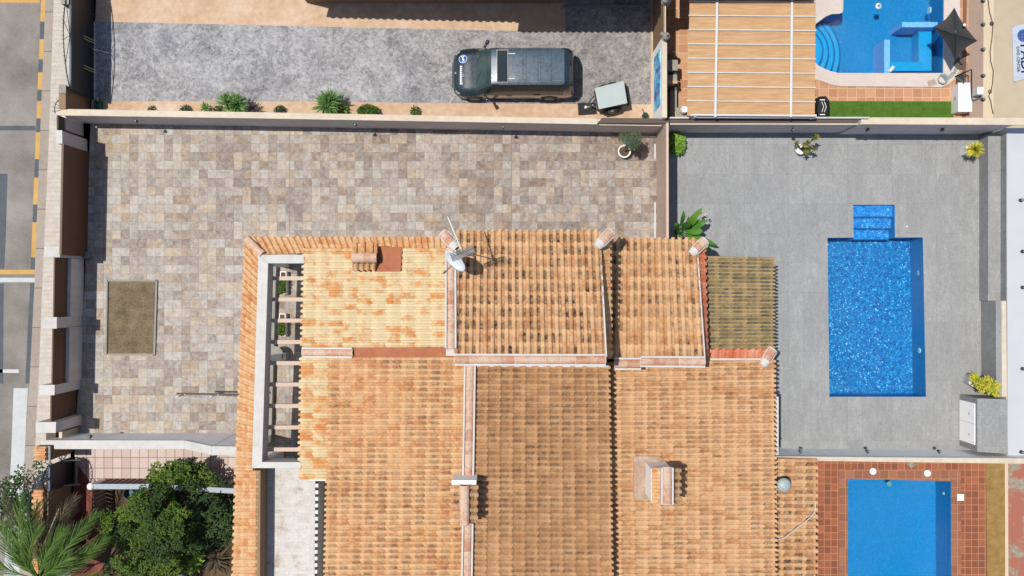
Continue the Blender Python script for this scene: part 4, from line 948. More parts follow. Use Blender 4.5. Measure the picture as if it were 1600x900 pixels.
pk = plain('picket_concrete', C(186, 154, 146), .85, .06, 5)
for i in range(27):
    s = i/26; p = A.lerp(B, s*2.48) if s*2.48 < 1 else B.lerp(Cc, (s*2.48-1)/1.48)
    mb = MB(); mb.bar((p.x, p.y+.02, 1.2), (p.x, p.y+.02, 0), .1, .08); mb.build('picket', pk, f)
mb = MB(); mb.lathe(A+Vector((0, 0, -.1)), [(.08, -1.1), (.1, -.1), (.1, .0), (.14, .07), (.14, .14), (.09, .22), (.02, .25)], 16); mb.build('post_ball', M['wall_blue'], f, smooth=True)
f = thing('railing', W(158, 790), 'brown picket railing beside narrow red tile path near round bush', 'railing')
for i in range(9):
    y = 771+i*6.4; p = W(143, y, 1.2); mb = MB(); mb.box(p.x-.04, p.y-.05, 0, p.x+.06, p.y+.05, 1.15); mb.build('picket', pk, f)
mb = MB(); a = W(143, 768, 1.2); b = W(142, 828, 1.2); mb.bar((a.x, a.y, 1.18), (b.x, b.y, 1.18), .08, .06); mb.build('top_rail', M['brick_red'], f)
# ================================================================ OBJECTS
def text_mb(mb, txt, size, org, xdir, ydir, depth=.004, bold=.0):
    cu = bpy.data.curves.new('lettering', 'FONT'); cu.body = txt; cu.size = size; cu.offset = bold; cu.resolution_u = 3
    o = bpy.data.objects.new('lettering', cu); COL.objects.link(o)
    me = bpy.data.meshes.new_from_object(o, depsgraph=bpy.context.evaluated_depsgraph_get())
    xd = Vector(xdir).normalized(); yd = Vector(ydir).normalized()
    mb.add([Vector(org)+xd*v.co.x+yd*v.co.y for v in me.vertices], [tuple(p.vertices) for p in me.polygons])
    bpy.data.objects.remove(o); bpy.data.curves.remove(cu); bpy.data.meshes.remove(me)
# ---- van
def paint(name, c, coat=.8):
    m = NM(name, .32, .5); m.b.inputs['Coat Weight'].default_value = coat; m.b.inputs['Coat Roughness'].default_value = .06
    n = m.noise(3, 6, .7); m.col(m.ramp(n, [(.35, tuple(x*.85 for x in c[:3])+(1,)), (.7, tuple(x*1.35+.006 for x in c[:3])+(1,))]))
    m.put(m.b.inputs['Roughness'], m.mr(m.noise(9, 5, .7), .3, .7, .22, .42)); return m.m
M['van_paint'] = paint('dark_blue_car_paint', (.009, .018, .026))
M['van_roof'] = paint('faded_blue_grey_car_paint', (.030, .055, .078), .5)
M['glass'] = plain('tinted_glass', (.012, .022, .024, 1), .08, .05, 2, 0, .6)
M['glass_teal'] = plain('windscreen_glass', (.03, .055, .056, 1), .1, .25, 2.5, 0, .6)
M['tyre'] = M['rubber']; M['sticker_blue'] = plain('blue_sticker', C(30, 110, 190), .4, .1, 20, 0)
VX0, VY = -2.35, 8.55
van = thing('van', (0, VY, 0), 'dark blue people carrier van parked on the grey stamped driveway', 'van')
# stations: x, half width low, half width at belt, half width at roof line, z sill, z belt, z shoulder, z top
ST = [(-2.36, .50, .52, .40, .32, .55, .60, .64), (-2.30, .74, .74, .55, .26, .62, .72, .76), (-2.16, .88, .87, .68, .24, .72, .84, .88), (-1.95, .94, .92, .74, .24, .82, .93, .97),
      (-1.62, .95, .94, .78, .24, .90, 1.01, 1.06), (-1.42, .95, .94, .78, .24, .93, 1.07, 1.13), (-1.0, .95, .94, .74, .24, .98, 1.55, 1.64), (-.80, .95, .94, .73, .24, 1.0, 1.76, 1.84),
      (-.55, .95, .94, .73, .24, 1.0, 1.80, 1.89), (.2, .95, .94, .73, .24, 1.0, 1.82, 1.91), (1.2, .95, .94, .73, .24, 1.0, 1.82, 1.91), (2.02, .95, .94, .72, .24, 1.0, 1.80, 1.89),
      (2.22, .94, .93, .70, .26, 1.0, 1.72, 1.83), (2.36, .92, .90, .68, .30, 1.0, 1.50, 1.62), (2.44, .88, .86, .74, .34, .95, 1.02, 1.04), (2.46, .80, .80, .70, .40, .7, .76, .78)]
def interp(ST, sub=3):
    out = []
    for i in range(len(ST)-1):
        for k in range(sub):
            t = k/sub; out.append(tuple(a+(b-a)*t for a, b in zip(ST[i], ST[i+1])))
    return out+[ST[-1]]
SS = interp(ST)
def ring(s):
    x, wl, wb, wr, zs, zb, zsh, zt = s
    half = [(wl*.96, zs), (wl, zs+.12), (wl*1.0, (zs+zb)/2), (wb, zb), (wb+(wr-wb)*.45, zb+(zsh-zb)*.5), (wr, zsh), (wr*.93, zsh+(zt-zsh)*.6), (wr*.80, zt-(zt-zsh)*.1), (wr*.4, zt)]
    return [(x, VY-y, z) for y, z in half]+[(x, VY, zt+.004)]+[(x, VY+y, z) for y, z in reversed(half)]
RG = [ring(s) for s in SS]; NR = len(RG[0])
body_ = MB(); roof_ = MB(); wind = MB(); rear = MB(); sides = {'l': MB(), 'r': MB()}
for mbx in (body_, roof_, wind, rear, sides['l'], sides['r']): mbx.add([p for r in RG for p in r], [])
def is_side(k): return k in (3, 4, NR-6, NR-5)
for i in range(len(RG)-1):
    xm = (SS[i][0]+SS[i+1][0])/2
    for k in range(NR-1):
        f = (i*NR+k, i*NR+k+1, (i+1)*NR+k+1, (i+1)*NR+k)
        mid = 5 < k < NR-7
        tgt = body_
        if -1.42 < xm < -.80 and 4 < k < NR-6: tgt = wind
        elif 2.22 < xm < 2.43 and 5 <= k <= NR-7: tgt = rear
        elif xm > -.80 and xm < 2.0 and mid: tgt = roof_
        elif is_side(k) and (-1.05 < xm < -.40 or -.28 < xm < .82 or .95 < xm < 1.95): tgt = sides['l' if k < 9 else 'r']
        tgt.f.append(f); tgt.a.append((0, 0, 0))
body_.f.append(tuple(range(NR))[::-1]); body_.a.append((0, 0, 0)); body_.f.append(tuple((len(RG)-1)*NR+k for k in range(NR))); body_.a.append((0, 0, 0))
def prune(mb):
    used = sorted({i for f in mb.f for i in f}); mp = {o: n for n, o in enumerate(used)}
    mb.v = [mb.v[i] for i in used]; mb.f = [tuple(mp[i] for i in f) for f in mb.f]; return mb
bd = prune(body_).build('body', M['van_paint'], van, smooth=True)
prune(roof_).build('roof', M['van_roof'], van, smooth=True)
prune(wind).build('windscreen', M['glass_teal'], van, smooth=True)
prune(rear).build('rear_window', M['glass'], van, smooth=True)
for k in sides: prune(sides[k]).build('side_window', M['glass'], van, smooth=True)
mb = MB(); mb.bar((-.58, VY-.62, 1.915), (-.58, VY+.62, 1.915), .022, .03); mb.bar((-.16, VY-.62, 1.925), (-.16, VY+.62, 1.925), .022, .03)
for s in (-1, 1): mb.bar((-.6, VY+s*.62, 1.905), (-.14, VY+s*.62, 1.915), .022, .03)
sr = mb.build('sunroof_frame', plain('sunroof_trim', C(196, 188, 174), .5, .06, 5, .02), van)
mb = MB(); mb.box(-.57, VY-.6, 1.885, -.17, VY+.6, 1.912); mb.build('sunroof_glass', M['glass'], sr)
for s in (-1, 1):
    mb = MB(); mb.bar((-.14, VY+s*.48, 1.92), (.12, VY+s*.48, 1.925), .03, .02); mb.build('roof_rail_mark', M['white_metal'], van)
    mb = MB(); mb.bar((-.5, VY+s*.69, 1.86), (1.95, VY+s*.69, 1.86), .03, .02); mb.build('roof_gutter', M['van_paint'], van)
mb = MB()
for x in (.42, .54, 1.0, 1.1, 1.5): mb.bar((x, VY-.56, 1.916), (x, VY+.56, 1.916), .025, .012)
mb.build('roof_rib', M['van_paint'], van)
mb = MB(); n0 = rng.random()
mb.bar((1.55, VY-.55, 1.912), (1.9, VY-.55, 1.91), .01, .01); mb.build('roof_seam', M['grey_metal'], van)
for s, nm in ((-1, 0), (1, 1)):
    mb = MB(); mb.bar((-1.08, VY+s*.93, 1.06), (-1.0, VY+s*1.1, 1.1), .09, .07); mb.tube([(-1.0, VY+s*1.06, 1.12), (-.94, VY+s*1.2, 1.12)], .075, 10); mb.build('wing_mirror', M['van_paint'], van, smooth=True)
    mb = MB(); mb.bar((-2.24, VY+s*.72, .72), (-2.06, VY+s*.85, .80), .08, .10); mb.build('headlight', M['grey_metal'], van, bevel=.02)
    for wx in (-1.5, 1.5):
        mb = MB(); mb.tube([(wx, VY+s*.74, .33), (wx, VY+s*.95, .33)], .33, 24); wh = mb.build('tyre', M['rubber'], van)
        mb = MB(); mb.tube([(wx, VY+s*.94, .33), (wx, VY+s*.965, .33)], .2, 16); mb.build('rim', M['grey_metal'], wh)
        mb = MB(); mb.tube([(wx-.4, VY+s*.952, .4), (wx-.3, VY+s*.96, .62), (wx, VY+s*.965, .74), (wx+.3, VY+s*.96, .62), (wx+.4, VY+s*.952, .4)], .03, 8); mb.build('wheel_arch', M['van_paint'], van)
    mb = MB(); mb.bar((-.2, VY+s*.953, .92), (0, VY+s*.953, .92), .02, .03); mb.build('door_handle', M['black_metal'], van)
mb = MB(); mb.bar((.85, VY-.95, 1.04), (1.12, VY-.95, 1.04), .03, .06); mb.build('slider_catch', M['black_metal'], van)
for x in (-.34, .88): 
    mb = MB(); mb.bar((x, VY-.945, .35), (x, VY-.945, .98), .012, .012); mb.build('door_seam', M['black_metal'], van)
# bonnet: round blue emblem, lettering, badge
def bon(x): 
    for a, b in zip(SS, SS[1:]):
        if a[0] <= x <= b[0]: return a[7]+(b[7]-a[7])*(x-a[0])/(b[0]-a[0]) if b[0] > a[0] else a[7]
def disc(mb, cx, cy, r, off, n=24, r0=0):
    for k in range(n):
        a, b = 2*math.pi*k/n, 2*math.pi*(k+1)/n
        pa = [(cx+math.cos(q)*rr, cy+math.sin(q)*rr) for q in (a, b) for rr in (r0, r)]
        z = lambda p: (p[0], p[1], bon(p[0])+off-.045*(abs(p[1]-VY)/.75)**4*1.6)
        mb.add([z(pa[0]), z(pa[1]), z(pa[3]), z(pa[2])], [(0, 1, 2, 3)] if r0 else [(0, 1, 2)] if False else [(0, 1, 2, 3)])
mb = MB(); disc(mb, -1.94, VY+.50, .18, .034, r0=.01); em = mb.build('round_emblem', M['sticker_blue'], van)
mb = MB(); disc(mb, -1.94, VY+.50, .165, .040, r0=.15)
for dx, dy, a, b in ((0, .02, .05, .12), (.03, -.07, .06, .05), (-.05, .09, .05, .035), (.04, .10, .04, .03), (-.02, -.11, .03, .04)):
    c = (-1.94+dx, VY+.50+dy); z = bon(c[0])+.041; mb.box(c[0]-a/2, c[1]-b/2, z, c[0]+a/2, c[1]+b/2, z+.002)
mb.build('emblem_mark', M['white_plastic'], em)
mb = MB(); rg = random.Random(4); y = VY+.24
for i in range(10):
    h = .055; z = bon(-2.0)+.012-.0
    mb.box(-2.06, y-h, z, -1.995, y, z+.003); mb.box(-2.06, y-h, z, -1.935, y-h+.022, z+.0031)
    if rg.random() < .75: mb.box(-1.975, y-h, z, -1.935, y, z+.0032)
    y -= .076
mb.build('bonnet_lettering', M['white_plastic'], van)
mb = MB(); mb.box(-1.93, VY-.2, bon(-1.93)+.010, -1.90, VY-.06, bon(-1.93)+.013); mb.build('small_lettering', M['grey_metal'], van)
mb = MB(); mb.box(-2.27, VY-.06, bon(-2.27)+.01, -2.21, VY+.02, bon(-2.2)+.012); mb.build('badge', M['grey_metal'], van)
mb = MB(); x = -.05
for i in range(13):
    wd = rg.uniform(.035, .06); mb.box(x, VY-.962, .52, x+wd*.35, VY-.9535, .60); mb.box(x, VY-.962, .585, x+wd, VY-.9535, .60)
    if i % 2: mb.box(x, VY-.962, .52, x+wd, VY-.9535, .533)
    x += wd+.022
mb.build('side_lettering', M['white_plastic'], van)
mb = MB()
for s in (-1, 1): mb.bar((-1.40, VY+s*.35-.1, 1.155), (-1.22, VY+s*.35+.25, 1.38), .02, .015)
mb.build('wiper', M['black_metal'], van)
mb = MB(); mb.box(-2.40, VY-.5, .28, -2.33, VY+.5, .42); mb.build('number_plate_panel', M['black_metal'], van, bevel=.01)
# ---- box trailer
tr = thing('trailer', W(955, 152), 'small box trailer with flat grey aluminium lid parked at an angle by the wall', 'trailer')
A, B, Cc, D = (W(*p, 1.0) for p in ((929, 138), (974.5, 126.5), (980, 161.5), (935.5, 171)))
mb = MB(); mb.prism([A, B, Cc, D], 1.0, 1.05); mb.build('lid', M['aluminium_lid'], tr, bevel=.01)
ce = (A+B+Cc+D)/4; sh = lambda p, k: ce+(p-ce)*k
mb = MB(); mb.prism([sh(p, .95) for p in (A, B, Cc, D)], .42, 1.0); mb.build('box_body', M['brown_metal'], tr)
ux = (B-A).normalized(); uy = (A-D).normalized()
mb = MB(); mb.prism([sh(p, .97) for p in (A, B, Cc, D)], .38, .44); mb.build('chassis', M['black_metal'], tr)
for s in (-1, 1):
    c = ce+uy*s*((A-D).length/2+.06)+ux*.05; c.z = .27
    mb = MB(); mb.tube([c-uy*.08, c+uy*.08], .27, 20); wh = mb.build('tyre', M['rubber'], tr); mb = MB(); mb.tube([c+uy*s*.07, c+uy*s*.095], .15, 14); mb.build('rim', M['grey_metal'], wh)
    mb = MB(); pts = [c+ux*.36*math.cos(a)+Vector((0, 0, .33*math.sin(a))) for a in [R(15+150*i/8) for i in range(9)]]
    for p, q in zip(pts, pts[1:]): mb.bar(p, q, .2, .02)
    mb.build('mudguard', M['black_metal'], tr)
for k in (.1, .5, .9):
    p = B.lerp(Cc, k); p.z = .9; mb = MB(); mb.bar(p, p+ux*.12-Vector((0, 0, .6)), .05, .05); mb.build('tail_bracket', M['black_metal'], tr)
mb = MB(); p = B+ux*.12; q = Cc+ux*.12; p.z = q.z = .4; mb.bar(p, q, .08, .08); lb = mb.build('light_bar', M['black_metal'], tr)
for k in (.12, .88): mb = MB(); c = p.lerp(q, k)+ux*.05; mb.bar(c-uy*.1, c+uy*.1, .03, .08); mb.build('tail_light', M['terracotta_flat'], lb)
mb = MB(); p = (A+D)/2; p.z = .42; e = p-ux*.3; mb.bar(p+uy*.25, e, .05, .05); mb.bar(p-uy*.25, e, .05, .05); mb.bar(e, e-ux*.1, .06, .06); mb.build('drawbar', M['black_metal'], tr)
t = thing('black_board', W(917, 169), 'black rubber mat with white fitting on it left of box trailer', 'mat')
mb = MB(); mb.pp([(902.5, 161), (912, 160), (931, 161), (932.5, 178), (904, 180)], .05, 0.006); mb.build('mat', M['plastic_black'], t, bevel=.01)
mb = MB(); mb.tube([W(916, 167.5, .12), W(921, 166, .1), W(927, 164.5, .12)], .035, 8); mb.tube([W(914, 167, .1), W(917, 168, .12)], .06, 8); mb.build('fitting', M['white_plastic'], t)
t = thing('garden_sprayer', W(1007, 181), 'dark green bottle-shaped sprayer beside mural wall', 'sprayer')
mb = MB(); mb.lathe(W(1007, 182, 0), [(.1, 0), (.12, .05), (.12, .28), (.07, .38), (.03, .42)], 14); mb.build('tank', M['green_plastic'], t, smooth=True)
mb = MB(); mb.tube([W(1007, 182, .42), W(1004, 170, .5)], .018, 6); mb.build('nozzle', M['dark_cable'], t)

# ---- awning
aw = thing('pergola_awning', W(1175, 90), 'large wood-tone striped awning with thin white cross bars beside freeform pool', 'awning')
def ay(x, y): return y+(x-1076)*.008
ys = [2-22.3*3+22.25*i for i in range(11)]+[181]
mb = MB(); N = 8
rows = []
for i in range(len(ys)-1):
    for k in range(N): rows.append((ys[i]+(ys[i+1]-ys[i])*k/N, 2.8-.055*math.sin(math.pi*k/N)))
rows.append((ys[-1], 2.8))
xl = lambda y: 1077.5-(y/180)*4; xr = lambda y: 1274.5-(y/180)*1.5
cols_ = [0, .25, .5, .75, 1]; pts = []
for y, z in rows:
    for c in cols_:
        x = xl(y)+(xr(y)-xl(y))*c; p = W(x, ay(x, y), z); pts.append(p)
nr = len(rows); mb.add(pts, [(r*5+c, (r+1)*5+c, (r+1)*5+c+1, r*5+c+1) for r in range(nr-1) for c in range(4)])
mb.build('canopy', M['awning'], aw, smooth=True)
for i, y in enumerate(ys[:-1]):
    mb = MB(); mb.bar(W(xl(y)-1, ay(1076, y), 2.83), W(xr(y)+1, ay(1275, y), 2.83), .045, .05); mb.build('cross_bar', M['coping_white'], aw)
mb = MB(); mb.bar(W(1121.5, -66, 2.87), W(1117.5, 183, 2.87), .085, .05); mb.build('beam', M['white_metal'], aw)
mb = MB(); mb.bar(W(1238, -66, 2.87), W(1235.5, 183, 2.87), .085, .05); mb.build('beam', M['white_metal'], aw)
mb = MB(); mb.bar(W(1079, 179.5, 2.84), W(1274, 181, 2.84), .06, .06); mb.build('cross_bar', M['white_metal'], aw)
mb = MB(); mb.bar(W(1083, 182, 2.6), W(1274, 183, 2.6), .1, .1); mb.build('gutter', M['white_metal'], aw)
for px, py in ((1085, 182), (1272, 182), (1085, -60), (1272, -60)):
    mb = MB(); c = W(px, py, 2.6); mb.box(c.x-.05, c.y-.05, 0, c.x+.05, c.y+.05, 2.75); mb.build('post', M['white_metal'], aw)
# ---- barbecue bench blocks by the mural wall
b = thing('masonry_barbecue', W(1048, 120), 'grey block barbecue counter against back of mural wall', 'barbecue')
for (x0, y0, x1, y1, z, m) in ((1043, 93.5, 1059, 110, 1.2, 'stone_grey'), (1043.5, 110.2, 1058, 116.5, .9, 'dark_cable'), (1043.5, 116.7, 1058, 125, 1.05, 'stone_grey'), (1043.5, 125.2, 1058.5, 130.5, 1.1, 'orange_concrete'), (1043.5, 130.7, 1058, 139, .6, 'wall_dark')):
    mb = MB(); mb.pr(x0, y0, x1, y1, z, 0); mb.build('block', M[m], b)
mb = MB(); mb.pp([(1048, 140), (1057.5, 140), (1057.5, 168), (1073, 168.5), (1073, 184), (1048, 184)], .5, 0); tag(mb.build('concrete_ledge', M['stone_grey']), 'low L-shaped concrete ledge between barbecue and awning corner', 'ledge')
mb = MB(); c = W(1055, 178, .51)
for k in range(5): mb.blade(c, (math.cos(k*1.256), math.sin(k*1.256), .15), .16, .07, .1)
tag(mb.build('starfish_ornament', M['gold']), 'small pale yellow star-shaped ornament lying on concrete ledge', 'ornament')
t = thing('flower_pot', W(1068, 174, .5), 'patterned round pot at the corner of concrete ledge beside awning', 'pot')
mb = MB(); mb.lathe(W(1068, 173, .5), [(.1, 0), (.16, .1), (.17, .2), (.12, .28), (.13, .3), (.1, .3)], 14); mb.build('pot', M['wall_blue'], t, smooth=True)
mb = MB(); mb.lathe(W(1068, 173, .5), [(.172, .12), (.178, .15), (.172, .18)], 14); mb.build('pattern_band', M['red_kerb'], t)
mb = MB(); c = W(1047, 90, 0); mb.lathe(c, [(.12, 0), (.14, .1), (.1, .3), (.15, .5), (.08, .6), (.1, .7), (.03, .76)], 10); tag(mb.build('stone_urn', M['stone_grey'], smooth=True), 'grey stone urn behind mural wall above barbecue', 'urn')
# ---- covered barbecue
t = thing('covered_grill', W(1285, 168), 'barbecue under black cover with white chevrons at end of artificial lawn', 'grill')
O = [(1275, 157), (1280, 150.5), (1291, 150), (1296, 157), (1297.5, 172), (1296, 185), (1275, 185), (1273, 172)]
cx, cy = 1285, 168
mb = MB(); top = [W(cx+(x-cx)*.62, cy+(y-cy)*.8, 1.0) for x, y in O]; mid = [W(x, y, .78) for x, y in O]; lo = [Vector((p.x, p.y, .02)) for p in mid]
n = 8; mb.add(lo+mid+top, [tuple(range(n)), tuple(range(2*n, 3*n))[::-1]]+[(i+k*n, i+(k+1)*n, (i+1) % n+(k+1)*n, (i+1) % n+k*n) for i in range(n) for k in (0, 1)])
mb.build('cover', M['plastic_black'], t, bevel=.03)
mb = MB()
for dx in (0, 4): 
    for (a, b_) in (((1284+dx, 159), (1287+dx, 167)), ((1287+dx, 167), (1284+dx, 175))): mb.bar(W(*a, 1.01), W(*b_, 1.01), .02, .01)
mb.bar(W(1281, 156, 1.01), W(1289, 156, 1.01), .035, .01); mb.bar(W(1281, 179, 1.01), W(1289, 179, 1.01), .035, .01); mb.build('chevron_print', M['white_plastic'], t)
# ---- umbrella by the pool
u = thing('parasol', W(1492, 97), 'charcoal square parasol tilted over the pool corner', 'parasol')
cs = [W(1491, 12, 1.75), W(1527, 64, 1.65), W(1493, 95, 1.35), W(1458, 42, 1.5)]; ap = W(1494, 54, 2.05)
mb = MB(); NN = 10; ctr = sum(cs, Vector())/4
for i in range(4):
    a, b_ = cs[i], cs[(i+1) % 4]; g_ = []
    for r in range(NN+1):
        for k in range(NN+1):
            s, tt = r/NN, k/NN; e = a.lerp(b_, tt); e = e+(ctr-e)*.13*math.sin(math.pi*tt)
            p = ap.lerp(e, s); p.z += -.05*math.sin(math.pi*s)*(1+math.sin(math.pi*tt))+.012*math.sin(tt*19+s*7+i); g_.append(p)
    mb.add(g_, [(r*(NN+1)+k, (r+1)*(NN+1)+k, (r+1)*(NN+1)+k+1, r*(NN+1)+k+1) for r in range(NN) for k in range(NN)])
mb.build('canopy', M['umbrella'], u, smooth=True)
for c in cs: mb = MB(); mb.tube([ap-Vector((0, 0, .05)), c-Vector((0, 0, .02))], .012, 6); mb.build('rib', M['black_metal'], u)
base = W(1499, 100); mb = MB(); mb.tube([base, ap-Vector((0, 0, .03))], .025, 8); mb.build('pole', M['black_metal'], u)
mb = MB(); mb.lathe(base, [(.25, 0), (.25, .05), (.06, .08), (.05, .25)], 16); mb.build('base', M['wall_dark'], u)
mb = MB(); mb.lathe(W(1507, 39, 1.95), [(.05, -.03), (.06, .02), (.02, .06)], 10); mb.build('clip', M['white_plastic'], u)
# ---- pool hose, small board, pump box, meter box, cable, gate
mb = MB(); c = W(1472, 124, .09); pts = [c+Vector((math.cos(a)*(.15+.004*a), math.sin(a)*(.15+.004*a), .008*a)) for a in [i*.5 for i in range(30)]]
e = pts[-1]
path = [(1478, 126), (1483, 119), (1488, 120), (1487, 113), (1493, 114), (1491, 108), (1496, 106)]
pts += [W(x, y, .1+.02*(i % 2)) for i, (x, y) in enumerate(path)]
mb.tube(pts, .018, 6); mb.tube([W(1479, 121, .1), W(1486, 116, .12), (W(1494, 110, .1))], .02, 6); mb.tube([W(1481, 124, .12), W(1490, 117, .1), W(1496, 108, .12)], .02, 6)
tag(mb.build('pool_hose', M['hose_green'], smooth=True), 'pale green coiled pool hose lying on rounded pool corner', 'hose')
mb = MB(); mb.pp([(1449, 127), (1460.5, 123.5), (1464, 131), (1452, 135)], .075, .052); tag(mb.build('loose_slab', M['pink_board']), 'small pinkish slab lying on pool coping beside coiled hose', 'slab')
t = thing('pump_box', W(1495, 155), 'white storage box at end of artificial lawn', 'box')
a = W(1497.5, 130, .62); b_ = W(1518, 174, .62)
mb = MB(); mb.box(a.x, b_.y, 0, b_.x, a.y, .6); mb.build('body', M['white_plastic'], t, bevel=.015)
mb = MB(); mb.box(a.x-.02, b_.y-.02, .6, b_.x+.02, a.y+.02, .64); mb.build('lid', M['white_plastic'], t, bevel=.01)
mb = MB(); mb.bar((a.x-.03, (a.y+b_.y)/2-.08, .4), (a.x-.03, (a.y+b_.y)/2+.08, .4), .02, .04); mb.build('latch', M['grey_metal'], t)
t = thing('glass_screen', W(1510, 120), 'small black framed glass screen behind white storage box', 'screen')
mb = MB()
A, B = W(1507, 112, 0), W(1518, 109, 0)
for p, q in (((1506, 113, .8), (1518, 108.5, .8)), ((1518, 108.5, .8), (1518, 130, .8)), ((1518, 130, .8), (1518, 160, .6))): mb.bar(W(*p), W(*q), .03, .05)
mb.bar(W(1506, 113, .8), Vector((W(1506, 113, .8).x, W(1506, 113, .8).y, 0)), .03, .03); mb.bar(W(1518, 108.5, .8), Vector((W(1518, 108.5, .8).x, W(1518, 108.5, .8).y, 0)), .03, .03); mb.build('frame', M['black_metal'], t)
mb = MB(); a = W(1507, 112.5, .78); b_ = W(1507, 130, .78); mb.bar(a-Vector((0, 0, .35)), b_-Vector((0, 0, .35)), .02, .65); mb.build('pane', M['glass_teal'], t)
t = thing('meter_box', W(1530, 141), 'small white meter box on pinkish side path', 'box')
mb = MB(); mb.pr(1527.5, 135.5, 1537, 147.5, .5, 0); mb.build('body', M['white_plastic'], t, bevel=.02)
mb = MB(); mb.tube([W(1519, 158, .05), W(1532, 153, .05), W(1533, 147, .05)], .03, 8); mb.build('pipe', M['blue_metal'], t)
pts = [(1543, -40), (1544, 0), (1546, 18), (1550, 32), (1551.5, 38), (1550, 60), (1547, 80), (1548, 96), (1552, 110), (1551, 130), (1549, 140)]+[(1547+2.2*math.cos(a), 143+2.8*math.sin(a)) for a in [R(-60+36*i) for i in range(11)]]+[(1545, 150), (1548, 158), (1550, 170), (1552, 178)]
mb = MB(); mb.tube([W(x, y, .03) for x, y in pts], .018, 6)
mb.lathe(W(1549, 37, .0), [(.06, 0), (.09, .03), (.06, .08)], 10); tag(mb.build('loose_cable', M['dark_cable'], smooth=True), 'thin dark cable with a loop running down the cream painted strip', 'cable')
t = thing('banner', W(1595, 85), 'white printed dive banner with globe logo lying on beige yard at top right edge', 'banner')
mb = MB(); P = [W(1581, 42), W(1628, 31), W(1630, 116), W(1583, 128)]; mb.prism(P, .012, .03); mb.build('sheet', plain('white_banner_vinyl', C(212, 222, 238), .5, .05, 6, .05), t)
for p in (P[0], P[3]):
    mb = MB(); mb.lathe(Vector((p.x+.05, p.y, .03)), [(.02, 0), (.025, .015), (.01, .02)], 8); mb.build('eyelet', M['grey_metal'], t)
nvy = plain('navy_print', C(28, 50, 92), .5, .05, 6, 0)
xd = (.03, -1, 0); yd = (1, .0, 0)
mb = MB(); text_mb(mb, 'PADI', .55, W(1594, 69)+Vector((0, 0, .034)), xd, yd, bold=.012); mb.build('lettering', nvy, t)
mb = MB(); text_mb(mb, 'DIVE CENTER', .17, W(1587.5, 73)+Vector((0, 0, .034)), xd, yd, bold=.004); mb.build('lettering', nvy, t)
c = W(1599, 56); mb = MB()
gl_ = thing
mb.lathe(Vector((c.x, c.y, .031)), [(.26, 0), (.26, .004), (.0, .005)], 24); gl = mb.build('globe_logo', plain('globe_blue', C(60, 120, 190), .5, .3, 9, 0, c2=C(180, 90, 170)), t)
mb = MB()
for k in (-.12, 0, .12):
    ln = math.sqrt(.26**2-k*k); mb.bar((c.x+k, c.y-ln, .04), (c.x+k, c.y+ln, .04), .012, .002); mb.bar((c.x-ln, c.y+k, .042), (c.x+ln, c.y+k, .042), .012, .002)
mb.build('grid_line', nvy, gl)

# ---- lamps
M['lamp_dark'] = plain('dark_lamp_metal', C(70, 80, 92), .5, .08, 6, .05, .4)
def wall_lamp(loc, d, label, group):
    t = thing('wall_lamp', loc, label, 'wall lamp', group); d = Vector(d)
    c = Vector(loc); mb = MB(); mb.lathe(c+d*.09, [(.05, -.1), (.055, -.09), (.055, .09), (.045, .1)], 12); mb.build('lamp_body', M['lamp_dark'], t, smooth=True)
    mb = MB(); mb.bar(c, c+d*.06, .05, .05); mb.build('bracket', M['black_metal'], t)
    mb = MB(); mb.lathe(c+d*.09, [(.02, .101), (.025, .104), (.0, .106)], 12); mb.build('lens', M['grey_metal'], t); return t
def ground_lamp(px, py, z, label, group):
    t = thing('spot_lamp', W(px, py, z), label, 'lamp', group); c = W(px, py, z)
    mb = MB(); mb.lathe(c, [(.07, 0), (.075, .02), (.045, .04), (.04, .08), (.06, .10), (.065, .16), (.05, .18)], 14); mb.build('lamp_body', M['lamp_dark'], t, smooth=True)
    mb = MB(); mb.lathe(c, [(.035, .181), (.04, .185), (.0, .19)], 12); mb.build('lens', M['grey_metal'], t); return t
for i, (px, lb) in enumerate(((212, 'wall lamp nearest the street on inner face of long grey wall'), (555, 'wall lamp above the little roof vent on long grey wall'), (786, 'wall lamp below the parked van on long grey wall'))):
    y = W(px, 181+(px-100)*.0165, 1.95).y-.02; x = W(px, 190, 1.7).x
    wall_lamp((x, y, 1.65), (0, -1, 0), lb, 'lamps on the long grey wall')
for px, lb in ((1240, 'wall lamp above potted plumeria on the wall by the awning'), (1357, 'wall lamp above pool steps where the wall rises'), (1474, 'wall lamp on taller wall right of the pool steps')):
    y = W(px, 194.3, 2.15).y-.02; wall_lamp((W(px, 200, 1.6).x, y, 1.5), (0, -1, 0), lb, 'lamps on upper terrace wall')
for px, lb in ((1251, 'wall lamp nearest the house roof on lower white wall'), (1356, 'wall lamp on lower white wall below left side of pool'), (1468, 'wall lamp on lower white wall left of grey tiled cabinet')):
    y = W(px, 714, 1.95).y+.03; wall_lamp((W(px, 705, 1.4).x, y, 1.35), (0, 1, 0), lb, 'lamps on lower terrace wall')
wall_lamp((W(1219, 700, 1.4).x, W(0, 692, 1.2).y, 1.2), (0, 1, 0), 'small wall lamp beside white pilaster at lower corner of house', 'lamps on lower terrace wall')
x0 = W(139, 682, 1.8); wall_lamp((x0.x, W(0, 688.5, 1.95).y+.03, 1.7), (0, 1, 0), 'wall lamp on white-capped wall near the pink tiled entrance', 'lamp on entrance wall')
for py, lb in ((2, 'spot lamp at top edge of the pinkish side path'), (39, 'spot lamp level with parasol clip on pinkish side path'), (78, 'spot lamp right of parasol tip on pinkish side path'), (119, 'spot lamp just above white meter box'), (156, 'spot lamp just below white meter box')):
    ground_lamp(1534.5, py, 0, lb, 'spot lamps along the side path')
